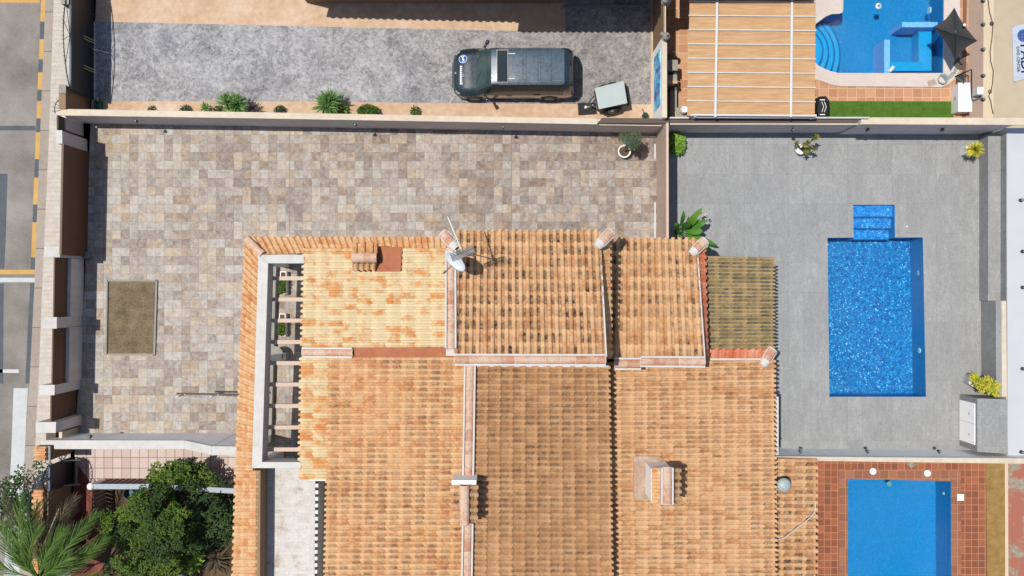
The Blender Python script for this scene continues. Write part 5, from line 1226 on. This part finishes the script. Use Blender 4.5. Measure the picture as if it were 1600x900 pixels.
for (px, py), lb in (((1594, 313), 'topmost dark lamp at the right edge of pale flat roof'), ((1597, 393), 'second dark lamp down the right edge of pale flat roof'), ((1597, 449), 'dark lamp right of bench end on pale flat roof'), ((1597, 576), 'dark lamp right of croton pot on pale flat roof'), ((1595, 706), 'dark lamp at lower corner of pale flat roof')):
    ground_lamp(px, py, 1.15, lb, 'lamps on the pale flat roof')
# ---- tiled cabinet
t = thing('tiled_cabinet', W(1510, 660), 'tall grey tiled outdoor cabinet with white double door at lower right of terrace', 'cabinet')
ZC = 1.45; mb = MB(); mb.pp([(1527, 622.5), (1573.5, 624), (1575, 709), (1527, 706)], ZC, 0); mb.build('body', M['terrace'], t)
x = W(1527, 0, ZC).x; y0 = W(0, 622, .8).y-.15; y1 = W(0, 692, .8).y
ym = (y0+y1)/2
for p, q in ((y0, ym+.006), (ym-.006, y1)):
    mb = MB(); mb.box(x-.035, min(p, q), .22, x-.002, max(p, q), 1.22) if False else mb.box(x-.035, q, .05, x-.002, p, 1.3); d_ = mb.build('door', M['wall_bright'], t, bevel=.008)
    mb = MB(); mb.bar((x-.05, (p+q)/2, .9), (x-.05, (p+q)/2-.1, .9), .02, .02); mb.build('handle', M['grey_metal'], d_)
# ---- pool deck bits
def lid(px, py, r, lb, sq=False):
    mb = MB(); c = W(px, py)
    if sq: mb.box(c.x-r, c.y-r, .007, c.x+r, c.y+r, .028)
    else: mb.lathe(Vector((c.x, c.y, .007)), [(r, 0), (r, .015), (r*.85, .022), (0, .022)], 24)
    tag(mb.build('skimmer_lid', M['white_plastic']), lb, 'lid', 'pool deck lids')
lid(1364, 736.5, .135, 'round white skimmer lid at upper left of red clay deck'); lid(1449, 739.5, .135, 'round white skimmer lid at upper right of red clay deck'); lid(1500.5, 777, .135, 'square white lid on deck right of lower pool', True)
lid(1417, 354, .035, 'tiny white drain cap right of the mosaic pool steps'); lid(1530, 830+90, .1, 'square white lid at the bottom edge of red clay deck', True)
mb = MB(); mb.lathe(W(1424, 726, .007), [(.08, 0), (.12, .03), (.05, .07), (.02, .1)], 8); mb.tube([W(1416, 724, .03), W(1422, 727, .05), W(1432, 726, .03)], .03, 6); tag(mb.build('tap_fitting', M['stone_grey']), 'small grey metal fitting at foot of white wall above lower pool', 'fitting')
def floater(px, py, lb, mat):
    t = thing('pool_floater', W(px, py, -.07), lb, 'floater'); c = W(px, py, -.07)
    mb = MB(); mb.lathe(c, [(.06, -.08), (.11, -.02), (.12, .02), (.09, .04)], 18); mb.build('ring', mat, t, smooth=True)
    mb = MB(); mb.lathe(c, [(.06, .041), (.06, .08), (.03, .1)], 12); mb.build('cap', M['grey_metal'], t)
floater(1372.5, 9.5, 'round white chlorine floater in the freeform pool', M['white_plastic']); floater(1390, 756, 'round teal chlorine floater at the top of lower pool', M['teal'])
mb = MB(); c = W(1393, 108, -.05); mb.tube([c+Vector((-.08, -.1, 0)), c+Vector((.08, .1, 0))], .07, 10); tag(mb.build('pool_toy', M['white_plastic'], smooth=True), 'small white oval toy floating by the submerged divider wall', 'toy')
# ---- porch: dome vent and white cable
t = thing('roof_vent', W(1217, 757, 2.3), 'grey domed vent cowl standing on the low neighbour porch roof', 'vent')
cb = W(1216, 752, 2.3); mb = MB(); mb.lathe(Vector((cb.x, cb.y, 2.2)), [(.17, 0), (.17, .75)], 18); mb.build('pipe', M['blue_metal'], t, smooth=True)
mb = MB(); mb.lathe(Vector((cb.x, cb.y, 2.95)), [(.2, 0), (.27, .02), (.27, .1), (.2, .17), (.1, .21), (0, .22)], 20); mb.build('cowl', M['aluminium_lid'], t, smooth=True)
pts = [(1273.5, 783, 2.12), (1274.5, 791, 2.08), (1273, 800, 2.13), (1266, 809, 2.17), (1255, 818, 2.2), (1244, 826, 2.25), (1234, 834, 2.28), (1226, 840, 2.32), (1218, 842.5, 2.38), (1210, 843, 2.42)]
mb = MB(); mb.tube([W(x, y, z+.13) for x, y, z in pts], .022, 6); tag(mb.build('white_cable', M['white_hose'], smooth=True), 'white cable curving across the low porch roof', 'cable')

# ---- satellite dish and aerial
ZOFF = 0.9
t = thing('satellite_dish', W(712, 396, 6.1), 'pale oval satellite dish on roof wall beside television aerial', 'satellite dish')
ctr = W(713.5, 405.5, 6.9); nrm = Vector((.46, .42, .30)).normalized(); nrm = Vector((-.62, -.66, .46)).normalized()
u1 = nrm.cross(Vector((0, 0, 1))).normalized(); u2 = u1.cross(nrm)
mb = MB(); NR_, NA = 6, 28; vs_ = []
for i in range(NR_+1):
    r = .42*i/NR_
    for k in range(NA): a = 2*math.pi*k/NA; vs_.append(ctr+u1*math.cos(a)*r+u2*math.sin(a)*r*1.08+nrm*(.22*(i/NR_)**2*.45))
mb.add(vs_, [(i*NA+k, i*NA+(k+1) % NA, (i+1)*NA+(k+1) % NA, (i+1)*NA+k) for i in range(NR_) for k in range(NA)])
dsh = mb.build('reflector', plain('dish_white', (.56, .60, .64, 1), .45, .03, 4, 0), t, smooth=True); so_ = dsh.modifiers.new('thickness', 'SOLIDIFY'); so_.thickness = .012
mb = MB(); e = ctr+nrm*.55-u2*.28; mb.tube([ctr-u2*.45, e], .016, 6); mb.build('feed_arm', M['red_kerb'], t)
mb = MB(); mb.tube([e, e-nrm*.1+u2*.04], .035, 8); mb.build('receiver', M['wall_dark'], t)
mb = MB(); q = Vector((W(717, 393, 6.6).x, W(717, 393, 6.6).y, 0)); mb.tube([(q.x, q.y, 6.0), (q.x, q.y, ZH(6.9))], .025, 8); mb.bar((q.x, q.y, ZH(6.85)), ctr-nrm*.03, .05, .05); mb.build('mast', M['black_metal'], t)
t = thing('tv_aerial', W(722, 392, 5.4), 'television aerial with long rod boom and grid reflector on the roof', 'aerial')
q = W(722.5, 391, 7.2); q = Vector((q.x+.02, q.y, 0))
mb = MB(); mb.tube([(q.x, q.y, 6.0), (q.x, q.y, ZH(8.35))], .022, 8); mb.build('mast', M['grey_metal'], t)
A = W(699.5, 338.5, 8.35); B = W(719, 386, 8.35)
mb = MB(); mb.tube([A, B], .022, 6); bm = mb.build('boom', M['white_metal'], t)
dv = (B-A).normalized(); pv = Vector((-dv.y, dv.x, 0))
mb = MB()
for k in range(9): c = A.lerp(B, .1+k*.1); mb.tube([c-pv*.12, c+pv*.12], .007, 5)
mb.build('element', M['grey_metal'], bm)
for s in (-1, 1):
    mb = MB(); c = B+dv*.05
    for k in range(6): h = c+dv*(.04+k*.045)+Vector((0, 0, s*(.05+k*.05))); mb.tube([h-pv*.36, h+pv*.36], .010, 5)
    for w_ in (-.36, 0, .36): mb.tube([c+pv*w_+dv*.04+Vector((0, 0, s*.05)), c+pv*w_+dv*.265+Vector((0, 0, s*.3))], .01, 5)
    mb.build('reflector_grid', M['grey_metal'], bm)
mb = MB(); mb.bar(B-dv*.1, B+dv*.12, .07, .09); mb.build('dipole_box', M['gold'], bm)
# ---- small things in the courtyard
ZOFF = 0.0
t = thing('planting_bed', W(206, 496), 'rectangular bed of bare dry soil with thin grey edging in the courtyard', 'planting bed')
Pb = [(168.5, 438), (245.5, 438), (242, 554.5), (166.5, 553.5)]
mb = MB(); mb.sheet(px_poly([(170, 440), (243.5, 440), (240.3, 552.5), (168.5, 552)]), [], .008)
mb.build('soil', M['soil'], t)
mb = MB(); Q = px_poly(Pb)
for i in range(4): mb.bar(Q[i]+Vector((0, 0, .03)), Q[(i+1) % 4]+Vector((0, 0, .03)), .07, .10)
mb.build('edging', M['stone_grey'], t)
t = thing('folding_arm_frame', W(320, 620), 'thin metal folding arm frame sticking out from under the left eave over courtyard', 'frame')
mb = MB(); mb.bar(W(276, 615, 2.3), W(376, 616.5, 2.3), .07, .05); mb.build('front_rail', M['dark_cable'], t)
mb = MB(); mb.bar(W(277, 620.5, 2.25), W(376, 625.5, 2.25), .03, .03); mb.build('rear_rail', M['grey_metal'], t)
for x in (280, 332):
    mb = MB(); mb.tube([W(x-5, 620, 2.3), W(x+2, 618.3, 2.34), W(x+10, 616, 2.3)], .025, 6); mb.build('arm', M['white_metal'], t)
    mb = MB(); mb.bar(W(x-1, 619.2, 2.38), W(x+6, 616.6, 2.38), .04, .03); mb.build('joint', M['black_metal'], t)
for k, (x, y) in enumerate(((442, 442), (440.5, 508))):
    t = thing('planter', W(x, y), ['white trough planter with green plant under the topmost patio beams', 'white trough planter with green plant under the third patio beam'][k], 'planter', 'white patio planters')
    c = W(x, y, .4); ww, hh = .13, .46
    mb = MB(); mb.box(c.x-ww, c.y-hh, 0, c.x+ww, c.y+hh, .34); mb.build('trough', M['white_plastic'], t, bevel=.01)
    mb = MB(); mb.box(c.x-ww+.03, c.y-hh+.03, .341, c.x+ww-.03, c.y+hh-.03, .346); mb.build('soil', M['dark_soil'], t)
    mb = MB(); rg = random.Random(k)
    for i in range(150):
        p = c+Vector((rg.uniform(-.1, .06), rg.uniform(-.4, .18), .0)); mb.blade(p, (rg.uniform(-1, 1), rg.uniform(-1, 1), .8), rg.uniform(.12, .24), .05, .5, at=(rg.random(), 0, 0))
    mb.build('foliage', M['leaf_tree'], t)
t = thing('round_table', W(436, 555), 'round grey-green tabletop half under the patio beams', 'table')
c = W(428, 555, .75); mb = MB(); mb.lathe(c, [(.36, -.03), (.37, -.01), (.36, 0)], 28); mb.build('tabletop', M['stone_grey'], t)
mb = MB(); mb.lathe(Vector((c.x, c.y, 0)), [(.2, 0), (.2, .02), (.03, .05), (.03, .72)], 14); mb.build('pedestal', M['black_metal'], t)
# ================================================================ PLANTS
def yucca(px, py, z, n, L, mat, label, cat='plant', group=None, name='spiky_plant', heads=1, wd=.05, trunk=.15, up=.15, seed=0, pot=None):
    rg = random.Random(seed); t = thing(name, W(px, py, 0), label, cat, group)
    b = W(px, py, z)
    mb = MB()
    for h in range(heads):
        c = b+Vector((rg.uniform(-1, 1)*L*.55, rg.uniform(-1, 1)*L*.3, rg.uniform(-.1, .2))) if heads > 1 else b
        for i in range(n):
            e = math.asin(min(1, up+rg.random()*(1-up))); a = rg.uniform(0, 2*math.pi)
            d = (math.cos(a)*math.cos(e), math.sin(a)*math.cos(e), math.sin(e)); mb.blade(c, d, L*rg.uniform(.7, 1.1)*(1-.25*math.sin(e)), wd*rg.uniform(.8, 1.2), .2*rg.random(), 3, (rg.random(), 0, 0), .2)
    mb.build('leaves', mat, t)
    if z > .1 and pot is None: mb = MB(); mb.tube([(b.x, b.y, 0), (b.x+.02, b.y, z*.5), tuple(b)], .05, 7, .035); mb.build('stem', M['bark'], t)
    return t
def clump(mb, c, rx, ry, rz, n, size, rg, flat=.5, shade=None):
    for i in range(n):
        while True:
            v = Vector((rg.uniform(-1, 1), rg.uniform(-1, 1), rg.uniform(-1, 1)))
            if .15 < v.length < 1: break
        v = v*(v.length**-.45) if rg.random() < .75 else v
        if v.length > 1.12: v *= 1.05/v.length
        p = Vector(c)+Vector((v.x*rx, v.y*ry, v.z*rz)); a = rg.uniform(0, 6.28); e = rg.uniform(-.2, 1.0)
        mb.blade(p, (math.cos(a)*math.cos(e)+v.x*.4, math.sin(a)*math.cos(e)+v.y*.4, math.sin(e)*.7), size*rg.uniform(.6, 1.3), size*.42, rg.uniform(0, .4), 2, (rg.random() if shade is None else min(1, max(0, shade+rg.uniform(-.3, .3))), 0, 0), .15)
def bush(px, py, r, z, n, size, mat, label, name='shrub', cat='shrub', group=None, seed=0, sy=1.0):
    rg = random.Random(seed); t = thing(name, W(px, py), label, cat, group); mb = MB(); c = W(px, py, z*.55)
    clump(mb, c, r, r*sy, z*.55, n, size, rg); mb.build('foliage', mat, t)
    mb = MB()
    for k in range(5): a = k*1.26; mb.tube([(c.x, c.y, 0), (c.x+math.cos(a)*r*.3, c.y+math.sin(a)*r*.3, z*.5), (c.x+math.cos(a)*r*.6, c.y+math.sin(a)*r*.6*sy, z*.85)], .025, 5, .008)
    mb.build('stems', M['bark'], t); return t
G = 'plants along the foot of the driveway wall'
yucca(366, 166, .55, 90, .62, M['leaf_yucca'], 'large pale green yucca left of centre in the driveway bed', group=G, heads=3, seed=1, wd=.06)
yucca(503, 167, .6, 100, .70, M['leaf_yucca'], 'largest dark green yucca in the driveway bed, right of the big pale one', group=G, heads=3, seed=2, wd=.055)
yucca(321, 170, .2, 40, .34, M['leaf_yucca'], 'small green yucca leftmost in the driveway bed group', group=G, seed=3)
yucca(395, 169, .3, 60, .42, M['leaf_purple'], 'dark purple spiky plant right of the pale green yucca', group=G, seed=4, wd=.035)
yucca(527, 166, .3, 44, .40, M['leaf_purple'], 'dark purple spiky plant right of the largest yucca', group=G, seed=5, wd=.04)
bush(536, 172, .2, .3, 160, .1, M['leaf_bright'], 'small bright green bush squeezed beside purple spiky plant', group=G, seed=6)
bush(575, 174, .42, .5, 900, .09, M['leaf_tree'], 'rounded clipped green bush rightmost in the driveway bed', group=G, seed=7, sy=.6)
bush(437, 174, .24, .25, 300, .07, M['leaf_dark'], 'low dark mound plant between the two large yuccas', group=G, seed=8)
bush(342, 173, .2, .2, 200, .07, M['leaf_dark'], 'low dark mound plant between small yucca and pale yucca', group=G, seed=9)
bush(290, 173, .24, .2, 200, .07, M['leaf_dark'], 'lowest dark green mound left of the smallest yucca', group=G, seed=10)
bush(237, 172, .16, .15, 100, .07, M['leaf_dark'], 'tiny green sprout on orange strip nearest the gate', group=G, seed=11)
bush(649, 175, .2, .2, 90, .1, M['leaf_tree'], 'tiny leafy sprout by the wall before the parked van', group=G, seed=12)
# terrace plants
bush(1056, 224, .30, .6, 700, .17, M['leaf_bright'], 'bright green grassy plant in the upper left corner of slab terrace', seed=13, sy=1.35)
t = thing('banana_plant', W(1063, 366), 'large-leaved banana plant against brown wall beside the house roof', 'plant'); rg = random.Random(3)
def bigleaf(mb, base, tip, wd, lift, at):
    base, tip = Vector(base), Vector(tip); d = tip-base; sd = d.cross(Vector((0, 0, 1))).normalized(); N_ = 9; vv = []
    for i in range(N_+1):
        s = i/N_; p = base.lerp(tip, s)+Vector((0, 0, lift*math.sin(math.pi*s*.8))); w_ = 0.015 if s < .25 else wd*.72*math.sin(math.pi*min(1, (s-.2)/.82))**.75
        vv += [p-sd*w_-Vector((0, 0, -.25*w_)), p, p+sd*w_+Vector((0, 0, .25*w_))]
    mb.add(vv, [f for i in range(N_) for f in ((i*3, i*3+1, i*3+4, i*3+3), (i*3+1, i*3+2, i*3+5, i*3+4))], at)
mb = MB(); bs = W(1060, 362, .2)
for (x, y, z, wd, k) in ((1095, 326, 1.5, .16, .8), (1102, 345, 1.1, .24, .3), (1066, 330, 1.3, .12, .4), (1096, 362, .9, .22, .5), (1053, 350, 1.0, .15, .2), (1075, 347, 1.5, .2, .35), (1112, 395, 1.0, .17, .7), (1060, 372, .8, .16, .3), (1088, 340, 1.3, .18, .6), (1118, 384, .6, .14, .4)):
    bigleaf(mb, bs, W(x, y, z), wd, .45, (k, 0, 0))
mb.build('leaves', M['leaf_banana'], t)
mb = MB(); mb.lathe(Vector((bs.x, bs.y, 0)), [(.12, 0), (.1, .4), (.05, .7)], 10); mb.build('stem', M['leaf_banana'], t)
mb = MB(); c = W(1100, 338, 1.35)
for k in range(9): mb.blade(c+Vector((rg.uniform(-.14, .1), rg.uniform(-.1, .1), rg.uniform(0, .1))), (rg.uniform(-1, 1), rg.uniform(-1, 1), .5), .12, .06, .2)
mb.build('flowers', M['coping_white'], t)
# plumeria in a white pot
M['leaf_plumeria'] = foliage('plumeria_leaves', [rgb(.03, .03, .012), rgb(.09, .09, .02), rgb(.28, .26, .03)])
t = thing('potted_plant', W(1248, 236), 'white pot with sprawling plumeria of dark rosettes near the upper terrace wall', 'potted plant')
c = W(1247, 235); mb = MB(); mb.lathe(c, [(.14, 0), (.2, .32), (.22, .34), (.2, .36), (.17, .34), (.0, .32)], 20); mb.build('pot', M['white_plastic'], t, smooth=True)
stems = MB(); lv = MB(); rg = random.Random(5)
for (x, y, z) in ((1244, 224, .9), (1262, 222, 1.2), (1272, 217, 1.4), (1277, 213, 1.5), (1266, 231, 1.0), (1272, 233, 1.1), (1260, 238, .9), (1256, 226, 1.1)):
    e = W(x, y, z); stems.tube([c+Vector((0, 0, .3)), c.lerp(e, .5)+Vector((0, 0, .25)), e], .028, 6, .02)
    for k in range(8): a = k*2.4; lv.blade(e, (math.cos(a), math.sin(a), rg.uniform(.1, .7)), rg.uniform(.10, .19), .06, .3, 3, (rg.random(), 0, 0))
stems.build('branches', M['bark'], t); lv.build('leaves', M['leaf_plumeria'], t)
# yellow agave in a white cube pot
t = thing('potted_plant', W(1507, 236), 'white cube pot with yellow spiky agave beside the tiled bench', 'potted plant')
c = W(1507, 237); mb = MB(); mb.box(c.x-.17, c.y-.17, 0, c.x+.17, c.y+.17, .5); mb.build('pot', M['white_plastic'], t, bevel=.01)
mb = MB(); rg = random.Random(6); e = W(1523, 233.5, .95)
for i in range(130):
    el = math.asin(rg.uniform(-.1, .98)); a = rg.uniform(0, 6.28); mb.blade(e, (math.cos(a)*math.cos(el), math.sin(a)*math.cos(el), math.sin(el)), .40*rg.uniform(.75, 1.1), .045, .15, 3, (1-.9*max(0, math.sin(el))*rg.uniform(.7, 1), 0, 0))
mb.build('leaves', M['leaf_yellow'], t)
mb = MB(); mb.tube([c+Vector((0, 0, .45)), e], .045, 8); mb.build('stem', M['bark'], t)
# croton in round pot
t = thing('potted_plant', W(1513, 592), 'round white pot with yellow-green croton bush leaning over planter wall', 'potted plant')
c = W(1511, 592.5); mb = MB(); mb.lathe(c, [(.17, 0), (.2, .1), (.235, .6), (.25, .62), (.25, .64), (.21, .64), (.2, .58), (0, .57)], 24); mb.build('pot', M['white_plastic'], t, smooth=True)
mb = MB(); rg = random.Random(8)
for (x, y, z, r, n) in ((1522, 590, .85, .18, 90), (1530, 597, 1.0, .22, 130), (1541, 599, 1.25, .3, 240), (1551, 603, 1.3, .25, 160), (1556, 614, 1.3, .14, 60), (1537, 606, 1.0, .2, 120), (1549, 609, 1.2, .2, 100)):
    clump(mb, W(x, y, z), r, r*.8, r*.6, n, .12, rg)
mb.build('leaves', M['leaf_yellow'], t)
mb = MB()
for (x, y, z) in ((1530, 597, 1.0), (1545, 602, 1.2), (1553, 610, 1.25)): mb.tube([c+Vector((0, 0, .55)), c.lerp(W(x, y, z), .5)+Vector((0, 0, .3)), W(x, y, z)], .02, 6)
mb.build('branches', M['bark'], t)
# olive in a pot
t = thing('potted_tree', W(973, 239), 'small olive tree in round white pot in the upper right courtyard corner', 'potted tree')
c = W(974, 238.5); mb = MB(); mb.lathe(c, [(.18, 0), (.25, .1), (.27, .38), (.25, .42), (.22, .4), (.21, .34), (0, .33)], 24); mb.build('pot', M['white_plastic'], t, smooth=True)
mb = MB(); mb.lathe(c, [(.2, .345), (0, .35)], 16); mb.build('soil', M['dark_soil'], t)
mb = MB(); rg = random.Random(9); crown = W(986, 221, 1.7)
for k in range(14): v = Vector((rg.gauss(0, .16), rg.gauss(0, .14), rg.gauss(0, .14))); clump(mb, crown+v, .2, .2, .18, 130, .07, rg)
mb.build('crown', M['leaf_olive'], t)
mb = MB(); mb.tube([c+Vector((0, 0, .34)), c.lerp(crown, .5)+Vector((.03, 0, .05)), crown], .03, 7, .02)
for k in range(6): mb.tube([crown-Vector((0, 0, .3)), crown+Vector((rg.uniform(-.25, .25), rg.uniform(-.25, .25), rg.uniform(-.05, .2)))], .014, 5, .006)
mb.build('trunk', M['bark'], t)
# ---- lower left garden tree
def tree(name, base, crown_c, spread, nb, nl, size, mat, label, seed, zr=(2.4, 3.6), shade=None):
    rg = random.Random(seed); t = thing(name, base, label, 'tree'); tr_ = MB(); lf = MB(); b = Vector(base)
    fork = b+Vector((rg.uniform(-.1, .1), .1, zr[0]*.45)); tr_.tube([b, b.lerp(fork, .5)+Vector((.05, 0, 0)), fork], .13, 9, .1)
    for k in range(nb):
        a = k*2.399; rr = math.sqrt((k+.5)/nb); e = Vector((crown_c[0]+math.cos(a)*rr*spread[0], crown_c[1]+math.sin(a)*rr*spread[1], rg.uniform(*zr)-rr*.5))
        m_ = fork.lerp(e, .55)+Vector((rg.uniform(-.15, .15), rg.uniform(-.15, .15), .15)); tr_.tube([fork, m_, e], .05, 6, .015)
        sh = rg.uniform(.15, .95) if shade is None else shade
        for q in range(3):
            o = e+Vector((rg.gauss(0, .2), rg.gauss(0, .2), rg.gauss(0, .12))); clump(lf, o, rg.uniform(.18, .36), rg.uniform(.18, .36), rg.uniform(.14, .24), nl, size, rg, shade=sh)
            tr_.tube([m_, m_.lerp(o, .6), o], .016, 5, .005)
    lf.build('crown', mat, t); tr_.build('trunk', M['bark'], t); return t
tree('garden_tree', W(250, 838), tuple(W(222, 848, 3)[:2]), (1.75, 1.75), 46, 130, .105, M['leaf_tree'], 'bushy bright green tree in the lower left garden beside pale railing', 21, (1.3, 3.6))
tree('garden_tree', W(318, 812), tuple(W(322, 812, 2)[:2]), (1.2, 1.2), 15, 45, .14, M['leaf_dark'], 'dark shaded tree between bright garden tree and house eave', 22, (1.3, 2.3))
tree('garden_tree', W(262, 752), tuple(W(270, 748, 1.6)[:2]), (1.1, .25), 9, 70, .16, M['leaf_tree'], 'row of leafy branches reaching over the pale blue railing', 23, (1.5, 1.8))
tree('garden_tree', W(20, 790), tuple(W(10, 800, 2)[:2]), (.9, 1.3), 12, 40, .14, M['leaf_dark'], 'dark shrub tree at left edge behind the palm fronds', 24, (1.4, 2.0))
bush(300, 865, .35, 1.0, 200, .3, M['leaf_bright'], 'light green narrow shrub near the bottom edge beside grey boulder', seed=30, sy=1.8)
mb = MB(); mb.lathe(W(277, 890, 0), [(.45, 0), (.5, .2), (.4, .5), (.2, .62), (0, .66)], 14); tag(mb.build('boulder', M['stone_grey'], smooth=True), 'rounded grey boulder at bottom edge under the garden tree', 'boulder')
t = thing('dry_shrub', W(338, 868), 'dry brown bush with bare twigs next to left eave at the bottom', 'shrub'); mb = MB(); rg = random.Random(31); c = W(338, 872, .1)
for k in range(130): mb.blade(c, (rg.uniform(-1, 1), rg.uniform(-1, 1), rg.uniform(.3, 1)), rg.uniform(.4, 1.0), .05, .4, 3, (rg.random(), 0, 0))
mb.build('twigs', M['leaf_dry'], t)
t = thing('clay_pot', W(197, 775), 'grey bucket in the shade behind pale railing post', 'bucket'); mb = MB(); mb.lathe(W(207, 768, 0), [(.18, 0), (.22, .4), (.2, .42), (.19, .1), (0, .1)], 16); mb.build('bucket', M['blue_metal'], t)
# ---- palm
t = thing('palm_tree', W(75, 860), 'large feather palm with green and dry fronds in the bottom left corner', 'palm'); rg = random.Random(12)
hub = W(62, 905, 3.4)
mb = MB(); bz = Vector((hub.x+.1, hub.y+.1, 0)); mb.tube([bz, bz.lerp(hub, .5), hub], .24, 12, .2); mb.build('trunk', M['bark'], t)
def frond(tip, lift, nl, L, mat, wd=.035, bend=0.0, dry=False, start=.22, cut=1.0):
    tip = Vector(tip); pts = []; d = tip-hub; side = Vector((-d.y, d.x, 0)).normalized()
    for i in range(13):
        s = i/12; pts.append(hub+d*s+Vector((0, 0, lift*math.sin(math.pi*s)))+side*bend*math.sin(math.pi*s))
    lf = MB(); 
    for k in range(nl):
        s = start+(cut-start)*k/nl; x = s*12; i = min(int(x), 11); p = pts[i].lerp(pts[i+1], x-i); dd = (pts[i+1]-pts[i]).normalized()
        sd = dd.cross(Vector((0, 0, 1))).normalized()
        for sg in (-1, 1):
            v = dd*rg.uniform(1.0, 1.4)+sd*sg*(.55 if not dry else rg.uniform(.3, 1))+Vector((0, 0, rg.uniform(.0, .45)-(.5 if dry else 0)))
            lf.blade(p, v, L*math.sin(math.pi*(.16+.8*s))**.6*rg.uniform(.8, 1.1), wd, rg.uniform(.1, .4), 3, (rg.random(), 0, 0), .2)
    o = lf.build('frond', mat, t); ra = MB(); ra.tube(pts, .03, 6, .008); ra.build('rachis', M['leaf_dry'] if dry else M['leaf_bright'], o)
for (x, y, z, lf_, m, dry, bend) in ((35, 772, 3.6, .6, 'leaf_palm', 0, .1), (152, 800, 3.3, .6, 'leaf_palm', 0, -.1), (100, 826, 3.7, .5, 'leaf_palm', 0, .0), (2, 812, 3.4, .6, 'leaf_palm', 0, 0), (120, 775, 2.4, .3, 'leaf_dry', 1, .2), (78, 770, 2.2, .2, 'leaf_dry', 1, .1), (168, 838, 3.0, .5, 'leaf_palm', 0, -.2),
      (165, 902, 3.2, .6, 'leaf_palm', 0, 0), (-30, 850, 3.2, .6, 'leaf_palm', 0, 0), (-40, 930, 3.0, .5, 'leaf_palm', 0, 0), (70, 1010, 3.0, .5, 'leaf_palm', 0, 0), (150, 980, 2.8, .5, 'leaf_palm', 0, 0), (-10, 1000, 2.8, .5, 'leaf_palm', 0, 0), (150, 862, 2.4, .3, 'leaf_dry', 1, .1), (8, 780, 2.2, .3, 'leaf_dry', 1, .0), (100, 800, 2.0, .2, 'leaf_dry', 1, -.1), (60, 822, 3.9, .5, 'leaf_palm', 0, .1), (30, 850, 4.0, .3, 'leaf_palm', 0, 0), (60, 786, 2.9, .5, 'leaf_palm', 0, .2), (128, 818, 2.9, .5, 'leaf_dry', 1, .1), (14, 832, 3.0, .4, 'leaf_palm', 0, -.1), (130, 930, 3.5, .4, 'leaf_palm', 0, .1), (110, 870, 4.0, .3, 'leaf_palm', 0, 0)):
    frond(W(x, y, z), lf_, 46, .8, M[m], .022 if not dry else .02, bend, bool(dry))
for k, (x, y) in enumerate(((158, 833), (92, 795))):
    mb = MB(); e = W(x, y, 2.6); mb.tube([hub, hub.lerp(e, .5)+Vector((0, 0, .5)), e], .04, 6, .015); mb.build('bare_rachis', M['gold'], t)
